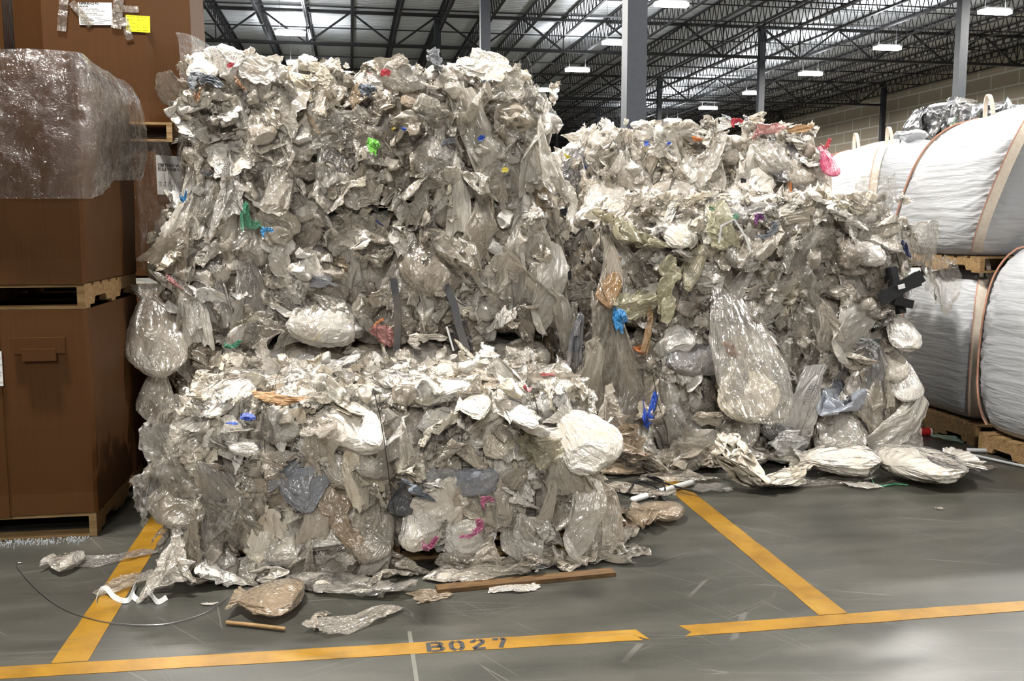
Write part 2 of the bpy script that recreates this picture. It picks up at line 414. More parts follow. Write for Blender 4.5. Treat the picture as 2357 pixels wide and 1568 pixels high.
MAT['strap'] = plain('beige_webbing', (0.70, 0.62, 0.52), 0.7, 0, (0.64, 0.54, 0.44), 40)
MAT['piping'] = plain('salmon_stitching', (0.62, 0.30, 0.20), 0.7)
MAT['liner'] = film('clear_liner_film', (0.30, 0.26, 0.245), (0.30, 0.26, 0.245), 0.76, 0.11, 0.15, 0.05, bump=0.65, coords='POS', gloss=2.0)
MAT['tapeclear'] = film('clear_packing_tape', (0.45, 0.40, 0.35), (0.45, 0.40, 0.35), 0.8, 0.12, 0.0, 0.0, bump=0.5, coords='POS', gloss=1.2)
MAT['foam'] = plain('white_plastic_disc', (0.72, 0.72, 0.70), 0.5)
MAT['redcan'] = plain('red_label', (0.5, 0.02, 0.02), 0.4)
MAT['pipe'] = plain('grey_pipe', (0.42, 0.43, 0.44), 0.35)

# ------------------------------------------------------------------ the hall
def struct(o, label, cat, group=None): return tag(o, label, cat, group, 'structure')
X_WALL = 35.4
g = MB().box(-34, 36, -40, 108, -0.2, 0).build('floor', MAT['floor']); struct(g, 'grey polished concrete warehouse floor', 'floor')
g = MB().box(-34, 36, -40, 108, 11.3, 11.5).build('ceiling', MAT['deck']); struct(g, 'grey corrugated metal roof deck above the joists', 'ceiling')
g = MB().box(X_WALL, X_WALL + 0.3, -40, 108, 0, 11.5).build('wall_right', MAT['block']); struct(g, 'beige block wall with pale joints at the right', 'wall')
g = MB().box(-34, 36, 107, 107.3, 0, 11.5).build('wall_back', MAT['steel']); struct(g, 'dark far wall beyond the roof trusses', 'wall')

COLX = [-26.6, -11.3, 4.0, 19.35, 34.65]; ROWY = [13.4, 28.6, 43.9, 59.2, 74.5, 89.8]
col_me = None
def col_label(i, j):
    return {(2, 0): 'thick grey steel column rising behind the bales, nearest of the hall', (2, 1): 'grey steel column seen above the right end of the tall bale stack',
            (3, 1): 'grey steel column standing behind the white bulk bags at the right', (3, 2): 'slim grey column above the right rear bale',
            (4, 3): 'dark grey column standing against the beige block wall', (3, 3): 'thin far column just right of the thick grey column',
            (2, 2): 'far column partly hidden above the middle of the tall bale stack'}.get((i, j), 'distant grey steel column among the roof trusses')
mb = MB(); s_ = 0.142
mb.box(-s_, s_, -s_, s_, 0, 11.0).box(-0.24, 0.24, -0.24, 0.24, 0, 0.03)
col_me = mesh('steel_column', mb.V, mb.F, [MAT['steel']])
for i, x in enumerate(COLX):
    for j, y in enumerate(ROWY):
        if i < 2 and j < 2: continue
        o = put('steel_column', col_me); o.location = (x, y, 0)
        struct(o, col_label(i, j), 'column', 'steel columns')
# roof joists run away from the camera, girders across
mb = MB(); L = 15.3; T0, B0 = 11.22, 10.42; n_ = 26
for sx in (-0.035, 0.035): mb.box(sx - 0.025, sx + 0.025, 0, L, T0 - 0.03, T0 + 0.03); mb.box(sx - 0.025, sx + 0.025, 0.3, L - 0.3, B0 - 0.03, B0 + 0.03)
for k in range(n_):
    a, b = k * L / n_, (k + 1) * L / n_; md = (a + b) / 2
    mb.bar((0, a, T0), (0, md, B0), 0.03).bar((0, md, B0), (0, b, T0), 0.03)
joist_me = mesh('roof_joist', mb.V, mb.F, [MAT['joist']])
mb = MB(); LG = 15.33; T1, B1 = 11.1, 9.72
for sy in (-0.06, 0.06): mb.box(0, LG, sy - 0.04, sy + 0.04, T1 - 0.06, T1 + 0.06); mb.box(0.1, LG - 0.1, sy - 0.04, sy + 0.04, B1 - 0.06, B1 + 0.06)
for k in range(4):
    a, b = k * LG / 4, (k + 1) * LG / 4; md = (a + b) / 2
    mb.bar((a, 0, T1), (md, 0, B1), 0.08).bar((md, 0, B1), (b, 0, T1), 0.08).bar((md, 0, B1), (md, 0, T1), 0.05)
girder_me = mesh('roof_girder', mb.V, mb.F, [MAT['joist']])
brid_me = mesh('roof_bridging', *(lambda q: (q.V, q.F))(MB().box(-33, 35, -0.025, 0.025, -0.025, 0.025)), [MAT['joist']])
for j, y in enumerate(ROWY):
    for i, x in enumerate(COLX[:-1]):
        o = put('roof_girder', girder_me); o.location = (x, y, 0)
        struct(o, 'dark roof girder with diagonal webs spanning between two columns', 'girder', 'roof girders')
    for k in range(36):
        x = COLX[0] + k * 1.916 - 3.8
        if x > 35: continue
        o = put('roof_joist', joist_me); o.location = (x, y, 0)
        struct(o, 'dark open-web roof joist running away under the deck', 'joist', 'roof joists')
    for q in (3.8, 7.65, 11.5):
        for z in (T0 - 0.06, B0 + 0.06):
            o = put('roof_bridging', brid_me); o.location = (0, y + q, z)
            struct(o, 'thin dark bridging bar crossing the roof joists', 'bar', 'joist bridging bars')
# high-bay lamps
mb = MB().box(-0.62, 0.62, -0.16, 0.16, 0.03, 0.12)
lh = mesh('housing', mb.V, mb.F, [MAT['pipe']])
mb = MB().box(-0.58, 0.58, -0.15, 0.15, -0.09, 0.03).box(-0.5, 0.5, -0.2, 0.2, -0.02, 0.03)
ll = mesh('lens', mb.V, mb.F, [MAT['lens']])
mb = MB().bar((-0.4, 0, 0.12), (-0.4, 0, 1.9), 0.012).bar((0.4, 0, 0.12), (0.4, 0, 1.9), 0.012)
lr = mesh('hanger', mb.V, mb.F, [MAT['joist']])
la = bpy.data.lights.new('lamp_light', 'AREA'); la.shape = 'RECTANGLE'; la.size = 1.2; la.size_y = 0.3; la.energy = LAMP_W; la.color = (1.0, 0.972, 0.92)
lu = bpy.data.lights.new('lamp_uplight', 'AREA'); lu.shape = 'RECTANGLE'; lu.size = 1.2; lu.size_y = 0.3; lu.energy = LAMP_W * 0.2; lu.color = (0.95, 0.98, 1.0)
for x, ys in ((-2.2, [-30.6, -16.6, -9.6, 4.4] + list(range(12, 97, 7))), (11.1, [-30, -16] + list(range(5, 97, 7))), (22.9, range(5, 97, 7)), (-15, range(19, 97, 7))):
    for y in ys:
        y += 0.0 if x < 0 else (-0.2 if x < 20 else -1.0)
        t = empty('high_bay_lamp', (x, y, LAMP_Z))
        tag(t, 'rectangular white high-bay lamp hanging among the dark roof joists', 'lamp', 'high bay lamps')
        put('housing', lh, t); put('lens', ll, t); put('hanger', lr, t)
        if y < (76 if x > 20 else 48):
            o = put('lamp_light', la, t); o.location = (0, 0, -0.10)
            o = put('lamp_uplight', lu, t); o.location = (0, 0, 0.14); o.rotation_euler = (math.pi, 0, 0)

# ------------------------------------------------------------------ film shapes
def grid(nu, nv):
    u, v = np.meshgrid(np.linspace(-0.5, 0.5, nu), np.linspace(-0.5, 0.5, nv), indexing='ij')
    U = np.stack([u.ravel(), v.ravel()], 1)
    i, j = np.meshgrid(np.arange(nu - 1), np.arange(nv - 1), indexing='ij'); i = i.ravel(); j = j.ravel()
    F = np.stack([i * nv + j, (i + 1) * nv + j, (i + 1) * nv + j + 1, i * nv + j + 1], 1)
    return U, F
def crumple(P2, rng, amp, aniso=2.5):
    """creases at several sizes, drawn out along a direction that wanders"""
    z = np.zeros(len(P2)); s = int(rng.integers(1, 9000))
    for k in range(4):
        a = rng.uniform(0, math.pi); f = 1.6 * 1.9 ** k
        c, sn = math.cos(a), math.sin(a)
        q = np.stack([(P2[:, 0] * c + P2[:, 1] * sn) * f * aniso ** 0.5, (-P2[:, 0] * sn + P2[:, 1] * c) * f / aniso ** 0.5, np.full(len(P2), k * 3.7)], 1)
        z += amp * 0.62 ** k * ridge(q, s + k)
    for k in range(3): z += amp * 0.8 * rng.choice([-1, 1]) * facets(P2 - rng.uniform(-0.3, 0.3, 2), rng, 6, 1.6)
    return z - z.mean()
def fold(P, q, n):
    """mirror everything beyond a plane: an exact, sharp paper fold"""
    n = n / np.linalg.norm(n); d = (P - q) @ n
    return P - 2 * np.clip(d, 0, None)[:, None] * n
def dents(P, rng, k, lo=0.62, hi=0.97, flat=1.0):
    """push in the skin of a round body flat facet by flat facet"""
    R = np.abs(P).max()
    for _ in range(k):
        n = rng.normal(size=3); n[2] *= flat; n /= np.linalg.norm(n)
        h = (P @ n).max() * rng.uniform(lo, hi)
        d = np.clip(P @ n - h, 0, None)
        P = P - (rng.uniform(1.3, 2.0) * d)[:, None] * n
    return P
def make_sheet(seed, n=88, folds=22, lo=52, hi=84, torn=0.1, aspect=1.0, big=1, soft=0.045):
    rng = np.random.default_rng(seed); U, F = grid(n, n); s = seed * 3 + 11
    x, y = U[:, 0].copy(), U[:, 1].copy()
    rr = np.maximum(np.abs(x), np.abs(y)) * 2; ang = np.arctan2(y, x); R = np.sqrt(x * x + y * y) + 1e-6
    blend = rng.uniform(0.3, 0.9); k = (1 - blend) + blend * rr / (R * 2 + 1e-6)
    cs = np.stack([np.cos(ang), np.sin(ang), np.zeros_like(ang)], 1)
    edge = 1 + torn * 2.4 * noise(cs * 1.6, s) * rr + torn * 1.6 * noise(cs * 6, s + 1) * rr ** 4 + torn * 0.8 * noise(cs * 16, s + 2) * rr ** 6
    P = np.stack([x * k * edge * (min(1, aspect)), y * k * edge / max(1, aspect), wrinkles(x, y, rng, s + 40, soft) + wrinkles(x, y, rng, s + 60, soft * 0.6) + 0.16 * noise(np.stack([x * 2.2, y * 2.2, x * 0], 1), s + 9)], 1)
    P *= 1.35
    for i in range(big):
        a = rng.uniform(0, 2 * math.pi); ph = math.radians(rng.uniform(8, 35)) * rng.choice([-1, 1])
        P = fold(P, np.array([0.42 * math.cos(a), 0.42 * math.sin(a), 0]), np.array([math.cos(a) * math.cos(ph), math.sin(a) * math.cos(ph), math.sin(ph)]))
    for i in range(folds):
        c = P[rng.integers(len(P))]; a = math.atan2(c[1], c[0]) + rng.normal(0, 0.9)
        ph = math.radians(rng.uniform(lo, hi)) * rng.choice([-1, 1])
        P = fold(P, c, np.array([math.cos(a) * math.cos(ph), math.sin(a) * math.cos(ph), math.sin(ph)]))
    return fit(relax(P, n, n, 2 if n > 20 else 0)), F, U + 0.5
def relax(P, nu, nv, it=2):
    G = P.reshape(nu, nv, 3)
    for _ in range(it):
        A = G.copy(); A[1:-1] = 0.5 * G[1:-1] + 0.25 * (G[:-2] + G[2:]); B = A.copy(); B[:, 1:-1] = 0.5 * A[:, 1:-1] + 0.25 * (A[:, :-2] + A[:, 2:]); G = B
    return G.reshape(-1, 3)
def wrinkles(x, y, rng, s, amp):
    """fine drawn-out creases fanning from a point of tension"""
    cx, cy_ = rng.uniform(-0.9, 0.9), rng.choice([-1, 1]) * rng.uniform(0.5, 1.1)
    a = np.arctan2(y - cy_, x - cx); r = np.hypot(x - cx, y - cy_); wv = 0.35 * noise(np.stack([x * 3, y * 3, x * 0], 1), s)
    z = np.zeros_like(x)
    for k, (f, g_) in enumerate(((6, 1.8), (14, 3.0), (29, 6.0))): z += 0.66 ** k * ridge(np.stack([a * f + wv * 2, r * g_, x * 0 + k], 1), s + k)
    return amp * z
def fit(P):
    P = P - P.mean(axis=0)
    cov = np.cov((P - P.mean(0)).T); wv, ev = np.linalg.eigh(cov)
    nrm = ev[:, 0] * (1 if ev[2, 0] >= 0 else -1)
    if abs(nrm[2]) > 0.5:
        z = nrm; x = np.array([1, 0, 0]) - z * z[0]; x /= np.linalg.norm(x); y = np.cross(z, x); P = P @ np.stack([x, y, z], 1)
    lo, hi = P.min(0), P.max(0)
    P = P - np.array([(lo[0] + hi[0]) / 2, (lo[1] + hi[1]) / 2, np.median(P[:, 2])])
    return P / np.array([hi[0] - lo[0], hi[1] - lo[1], max(hi[0] - lo[0], hi[1] - lo[1])])
def make_drape(seed, nu=80, nv=96, folds=16, spread=0.5):
    """a hanging sheet: sharp folds run down from where it is caught, the hem torn"""
    rng = np.random.default_rng(seed); U, F = grid(nu, nv); s = seed * 5 + 3
    u = U[:, 0]; t = 0.5 - U[:, 1]; z0 = np.zeros_like(t)
    wd = rng.uniform(0.35, 0.8) + 0.9 * t ** rng.uniform(0.5, 1.1)
    hem = 1 + 0.22 * noise(np.stack([u * 2.5, z0, z0], 1), s + 1) + 0.10 * noise(np.stack([u * 9, z0, z0], 1), s + 2) + 0.05 * noise(np.stack([u * 25, z0, z0], 1), s + 3)
    side = 1 + 0.16 * noise(np.stack([t * 3.5, np.sign(u), z0], 1), s + 4) + 0.07 * noise(np.stack([t * 12, np.sign(u), z0], 1), s + 5)
    st = np.stack([u * 9 + 0.6 * noise(np.stack([t * 2, u * 2, z0], 1), s), t * 1.3, z0], 1)
    P = np.stack([u * wd * side, 0.55 - t * hem * 1.2, 0.035 * ridge(st, s + 6) + 0.022 * ridge(st * np.array([2.3, 1.6, 1]), s + 7) + wrinkles(u, 0.5 - t, rng, s + 70, 0.034) + 0.10 * noise(np.stack([u * 2, t * 2, z0], 1), s + 9)], 1)
    top = np.array([rng.uniform(-0.25, 0.25), 0.62, 0])
    for i in range(folds):
        q = top + np.array([rng.normal(0, 0.13), rng.normal(0, 0.16), 0]); tgt = np.array([rng.uniform(-spread, spread), -0.5, 0])
        if rng.random() < 0.25: q = P[rng.integers(len(P))] * np.array([1, 1, 0]); tgt = P[rng.integers(len(P))]
        d = (tgt - q)[:2]; d /= np.linalg.norm(d) + 1e-9; n2 = np.array([-d[1], d[0]])
        if n2 @ (P.mean(0)[:2] - q[:2]) > 0: n2 = -n2
        ph = math.radians(rng.uniform(42, 82)) * rng.choice([-1, 1])
        P = fold(P, q, np.array([n2[0] * math.cos(ph), n2[1] * math.cos(ph), math.sin(ph)]))
    P[:, 2] += 0.16 * np.sin(math.pi * np.clip(t, 0, 1))
    return fit(relax(P, nu, nv, 2)), F, np.stack([u + 0.5, 1 - t], 1)
_ico = {}
def ico(sub):
    if sub not in _ico:
        b = bmesh.new(); bmesh.ops.create_icosphere(b, subdivisions=sub, radius=1.0)
        _ico[sub] = (np.array([v.co[:] for v in b.verts]), np.array([[v.index for v in f.verts] for f in b.faces])); b.free()
    return _ico[sub]
def make_wad(seed, sub=5, k=46, flat=0.6, amp=0.07):
    rng = np.random.default_rng(seed); D, F = ico(sub); s = seed * 7 + 5
    ax = rng.normal(size=3); ax /= np.linalg.norm(ax)
    st = D + (D @ ax)[:, None] * ax * rng.uniform(-0.9, -0.5)
    r = 1 + 0.25 * noise(D * 1.1, s)
    w_ = 0.35 * noise(D * 2, s + 20)[:, None]
    for o in range(4): r += amp * 0.62 ** o * ridge(st * (2.4 * 1.9 ** o) + w_, s + o)
    P = D * r[:, None] * np.array([rng.uniform(0.75, 1.25), rng.uniform(0.75, 1.25), 1.0])
    P = dents(P, rng, k, 0.66, 0.97)
    st2 = st * 5.5 + w_
    P = P * (1 + 0.07 * ridge(st2, s + 31) + 0.05 * ridge(st2 * 2.1, s + 32))[:, None] * np.array([1, 1, flat])
    return P / (2 * np.abs(P[:, :2]).max()), F, np.stack([D[:, 0] * .5 + .5, D[:, 1] * .5 + .5], 1)
def make_bag(seed, nt_=120, nv=80, neck=0.10, tuft=0.13, k=26):
    """a filled bag hanging from its gathered neck: tuft, pleats running down, dented round body"""
    rng = np.random.default_rng(seed); s = seed * 11 + 1
    th, t = np.meshgrid(np.arange(nt_) / nt_ * 2 * math.pi, np.linspace(0, 1, nv), indexing='ij'); th = th.ravel(); t = t.ravel()
    c, sn = np.cos(th), np.sin(th)
    body = np.clip((t - tuft) / (1 - tuft), 0, 1)
    r = neck + (0.42 - neck) * np.sin(np.clip(body, 0, 1) * math.pi * 0.62) ** rng.uniform(0.8, 1.3)
    r = np.where(body > 0.62, r * np.sqrt(np.clip(1 - ((body - 0.62) / 0.38) ** 2.2, 0.0, 1)), r)
    r = np.where(t < tuft, neck * (0.8 + 0.2 * t / tuft) + (tuft - t) * 0.9 * (1 + 0.5 * noise(np.stack([c * 2, sn * 2, t * 0], 1), s + 3)), r)
    pl = np.zeros_like(t); wp = 0.5 * noise(np.stack([c * 2, sn * 2, t * 3], 1), s + 8)
    for o in range(3):
        q = np.stack([c * (2.6 + o * 2.6) + wp, sn * (2.6 + o * 2.6) + wp, t * 1.6 + o], 1); pl += 0.6 ** o * ridge(q, s + o)
    r = r * (1 + pl * (0.22 * (1 - body) ** 1.5 + 0.03))
    bend = 0.2 * noise(np.stack([t * 1.4, t * 0, t * 0], 1), s + 5)
    P = np.stack([c * r * rng.uniform(0.8, 1.15), 0.62 - t, sn * r], 1)
    D_ = dents(P, rng, k, 0.8, 0.985); kk = np.clip((t - tuft * 1.3) * 5, 0, 1)[:, None]; P = P * (1 - kk) + D_ * kk
    P += 0.035 * np.stack([noise(P * 2.6, s + a) for a in (40, 41, 42)], 1) + 0.02 * np.stack([noise(P * 6, s + a) for a in (43, 44, 45)], 1)
    P[:, 0] += bend; P[:, 2] *= rng.uniform(0.6, 0.8)
    P *= (1 + 0.05 * ridge(np.stack([P[:, 0] * 9, P[:, 1] * 4, P[:, 2] * 9], 1) + wp[:, None], s + 21) + 0.03 * ridge(np.stack([P[:, 0] * 20, P[:, 1] * 9, P[:, 2] * 20], 1) + wp[:, None], s + 22))[:, None]
    i, j = np.meshgrid(np.arange(nt_), np.arange(nv - 1), indexing='ij'); i = i.ravel(); j = j.ravel(); i2 = (i + 1) % nt_
    F = np.stack([i * nv + j, i * nv + j + 1, i2 * nv + j + 1, i2 * nv + j], 1)
    lo, hi = P.min(0), P.max(0); P = (P - (lo + hi) / 2) / np.array([hi[0] - lo[0], hi[1] - lo[1], max(hi[0] - lo[0], hi[1] - lo[1])])
    return P, F, np.stack([th / (2 * math.pi), 1 - t], 1)
def make_strip(seed, n=40, wd=0.05):
    rng = np.random.default_rng(seed); U, F = grid(4, n); s = seed * 13 + 2
    u = U[:, 0]; t = U[:, 1]; T = np.stack([t * 4, t * 0, t * 0], 1)
    tw = 2.2 * noise(T, s)
    X = 0.16 * noise(T, s + 1) + u * wd * np.cos(tw); Z = 0.10 * noise(T, s + 2) + u * wd * np.sin(tw) + 0.03
    return np.stack([X, t, Z], 1), F, U + 0.5
LIB = {'sheet': [], 'drape': [], 'wad': [], 'bag': [], 'strip': [], 'crumple': [], 'scrap': []}
for k in range(18): LIB['sheet'].append(make_sheet(100 + k, 88, folds=10 + 3 * (k % 5), aspect=[1, 1.4, 0.7, 1.2, 1, 1.8][k % 6], big=k % 3, lo=[58, 66, 50][k % 3]))
for k in range(18): LIB['drape'].append(make_drape(200 + k, folds=8 + 2 * (k % 4)))
for k in range(14): LIB['wad'].append(make_wad(300 + k, 5, k=14 + 6 * (k % 4), flat=0.6 + 0.1 * (k % 3), amp=0.10))
for k in range(10): LIB['bag'].append(make_bag(400 + k, k=12))
for k in range(9): LIB['crumple'].append(make_sheet(800 + k, 84, folds=24, lo=38, hi=76, torn=0.12, big=3, soft=0.05))
for k in range(6): LIB['strip'].append(make_strip(500 + k))
for k in range(12): LIB['scrap'].append(make_sheet(600 + k, 20, folds=11, lo=35, hi=80, torn=0.2, aspect=[1, 1.7, 0.6][k % 3], big=1, soft=0.02))
for k in range(3): LIB['scrap'].append(make_wad(700 + k, 3, 16, 0.7))
LME = {k: [mesh('film_' + k, V, F, [MAT['cloudy']], True, uv) for V, F, uv in v] for k, v in LIB.items() if k != 'scrap'}
NAMES = {'sheet': 'film_sheet', 'drape': 'film_drape', 'wad': 'film_wad', 'bag': 'film_bag', 'strip': 'film_strip', 'crumple': 'film_wad'}

def frame(n, spin=0.0, up=(0, 0, 1)):
    """columns: local X, local Y (up the face), local Z = outward normal"""
    n = Vector(n).normalized(); up = Vector(up)
    y = up - n * up.dot(n)
    if y.length < 1e-3: y = Vector((0, 1, 0)) - n * n.y
    y.normalize(); x = y.cross(n)
    c, s = math.cos(spin), math.sin(spin)
    return x * c + y * s, y * c - x * s, n
def xf(loc, n, spin, sx, sy, sz, up=(0, 0, 1)):
    x, y, z = frame(n, spin, up)
    M = Matrix.Identity(4)
    for i, (a, k) in enumerate(((x, sx), (y, sy), (z, sz))):
        for r in range(3): M[r][i] = a[r] * k
    for r in range(3): M[r][3] = loc[r]
    return M
def piece(parent, kind, mat, M, idx=None, rng=random, label=None, name=None):
    me = LME[kind][rng.randrange(len(LME[kind])) if idx is None else idx % len(LME[kind])]
    o = put(name or NAMES[kind], me, parent, M); set_mat(o, MAT[mat])
    if label: o['label'] = label
    return o
def np_mat(M): return np.array([[M[r][c] for c in range(4)] for r in range(4)])
def scraps(name, parent, items, mats):
    """many small torn pieces as one part"""
    Vs, Fs4, Fs3, M4, M3, base, UVs = [], [], [], [], [], 0, []
    for idx, M, mi in items:
        V, F, uv = LIB['scrap'][idx]; A = np_mat(M); UVs.append(uv)
        Vs.append(V @ A[:3, :3].T + A[:3, 3])
        if F.shape[1] == 4: Fs4.append(F + base); M4.append(np.full(len(F), mi))
        else: Fs3.append(F + base); M3.append(np.full(len(F), mi))
        base += len(V)
    V = np.concatenate(Vs); me = bpy.data.meshes.new(name)
    lv, lt, mm = [], [], []
    for Fs, Ms, k in ((Fs4, M4, 4), (Fs3, M3, 3)):
        if Fs:
            F = np.concatenate(Fs); lv.append(F.ravel()); lt.append(np.full(len(F), k)); mm.append(np.concatenate(Ms))
    lv = np.concatenate(lv).astype(np.int32); lt = np.concatenate(lt).astype(np.int32); mm = np.concatenate(mm).astype(np.int32)
    me.vertices.add(len(V)); me.vertices.foreach_set('co', V.astype(np.float32).ravel())
    me.loops.add(len(lv)); me.loops.foreach_set('vertex_index', lv)
    me.polygons.add(len(lt)); me.polygons.foreach_set('loop_start', np.concatenate([[0], np.cumsum(lt)[:-1]]).astype(np.int32)); me.polygons.foreach_set('loop_total', lt)
    me.polygons.foreach_set('material_index', mm); me.polygons.foreach_set('use_smooth', np.ones(len(lt), dtype=bool))
    ul = me.uv_layers.new(name='UVMap'); ul.data.foreach_set('uv', np.concatenate(UVs)[lv].astype(np.float32).ravel())
    me.update(calc_edges=True)
    for m in mats: me.materials.append(MAT[m])
    o = put(name, me, parent); o['kind'] = 'stuff'
    return o

def core_mat():
    m, t = nt('pressed_film'); n = N(t)
    geo = n('NewGeometry'); pos = geo.outputs['Position']
    at = n('Attribute', attribute_name='cell')
    n1 = n('TexNoise', i_Vector=pos, i_Scale=8.0, i_Detail=4.0)
    n2 = n('TexNoise', i_Vector=pos, i_Scale=42.0, i_Detail=3.0, i_Distortion=1.0)
    col = n.ramp(at.outputs['Fac'], [(0.0, (0.62, 0.59, 0.54)), (0.25, (0.40, 0.36, 0.31)), (0.45, (0.50, 0.44, 0.36)), (0.62, (0.28, 0.26, 0.24)), (0.8, (0.50, 0.46, 0.41)), (0.95, (0.26, 0.20, 0.14)), (1.0, (0.06, 0.06, 0.06))])  # film tones darkened so gaps between the outer pieces look shaded
    col = n.mix(n.math('MULTIPLY', n.ramp(n1.outputs['Fac'], [(0.45, 0.0), (0.7, 1.0)]), 0.4), col, (0.40, 0.31, 0.21))
    mp = n('Mapping', i_0=pos); mp.inputs['Scale'].default_value = (34, 34, 9)
    n3 = n('TexNoise', i_Vector=mp.outputs[0], i_Scale=1.0, i_Detail=3.0, i_Distortion=1.2)
    rid = n.math('ABSOLUTE', n.math('SUBTRACT', n3.outputs['Fac'], 0.5))
    bm = n('Bump', i_Height=rid, i_Strength=0.7, i_Distance=0.03)
    bs = n('BsdfPrincipled', i_Base_Color=col, i_Roughness=0.24, i_Normal=bm.outputs[0])
    o = n('OutputMaterial'); n.link(bs.outputs[0], o.inputs[0]); return m
MAT['core'] = core_mat()
def make_core(x0, x1, y0, y1, z0, z1, seed, cell=0.17, amp=0.07, res=0.022, lim=90, inset=0.045):
    """a pressed block of film: rounded box whose skin is lumps, folds and gaps"""
    nx, ny, nz = [max(6, min(lim, int((b - a) / res))) for a, b in ((x0, x1), (y0, y1), (z0, z1))]
    key = {}; V = []; F = []
    def vid(i, j, k):
        q = (i, j, k)
        if q not in key: key[q] = len(V); V.append(q)
        return key[q]
    for i in range(nx):
        for k in range(nz):
            F.append((vid(i, 0, k), vid(i + 1, 0, k), vid(i + 1, 0, k + 1), vid(i, 0, k + 1)))
    for i in range(nx):
        for j in range(ny):
            F.append((vid(i, j, nz), vid(i + 1, j, nz), vid(i + 1, j + 1, nz), vid(i, j + 1, nz)))
    for j in range(ny):
        for k in range(nz):
            F.append((vid(0, j + 1, k), vid(0, j, k), vid(0, j, k + 1), vid(0, j + 1, k + 1)))
            F.append((vid(nx, j, k), vid(nx, j + 1, k), vid(nx, j + 1, k + 1), vid(nx, j, k + 1)))
    for i in range(0, nx):
        for k in range(0, nz):
            F.append((vid(i + 1, ny, k), vid(i, ny, k), vid(i, ny, k + 1), vid(i + 1, ny, k + 1)))
    for i in range(nx):
        for j in range(ny):
            F.append((vid(i, j + 1, 0), vid(i + 1, j + 1, 0), vid(i + 1, j, 0), vid(i, j, 0)))
    Q = np.array(V, dtype=np.float64) / np.array([nx, ny, nz])
    ext = np.array([x1 - x0, y1 - y0, z1 - z0]); ctr = np.array([(x0 + x1) / 2, (y0 + y1) / 2, (z0 + z1) / 2])
    P = (Q - 0.5) * ext
    rad = 0.10
    inner = np.clip(P, -(ext / 2 - rad), ext / 2 - rad); d = P - inner; ln = np.linalg.norm(d, axis=1)[:, None] + 1e-9
    nrm = d / ln; P = inner + nrm * (rad - inset)
    Wp = P + ctr
    q = Wp + 0.06 * np.stack([noise(Wp * 4, seed + a) for a in range(3)], 1)
    F1, F2, ID = worley(q / np.array([cell, cell, cell * 0.8]), seed)
    G1, G2, _ = worley(q / (cell * 0.45), seed + 3)
    rnd = np.random.RandomState(seed).rand(512)
    rr_ = np.random.RandomState(seed + 9).normal(size=(512, 3)); rr_ /= np.linalg.norm(rr_, axis=1)[:, None]
    ax = rr_[ID]; qa = q - np.sum(q * ax, axis=1)[:, None] * ax * 0.75 + ID[:, None] * 0.37
    h = amp * 0.5 * (0.6 - F1 ** 2) + amp * 0.9 * (rnd[ID] - 0.6) * np.clip((F2 - F1) * 5, 0, 1) + amp * 0.3 * (0.5 - G1)
    h += amp * (0.40 * ridge(qa * 9, seed + 5) + 0.26 * ridge(qa * 19, seed + 6) + 0.15 * ridge(qa * 37, seed + 7))
    bot = np.clip((Wp[:, 2] - z0) / 0.05, 0, 1)
    Wp = Wp + nrm * (h * bot)[:, None]
    return Wp, np.array(F), rnd[ID]

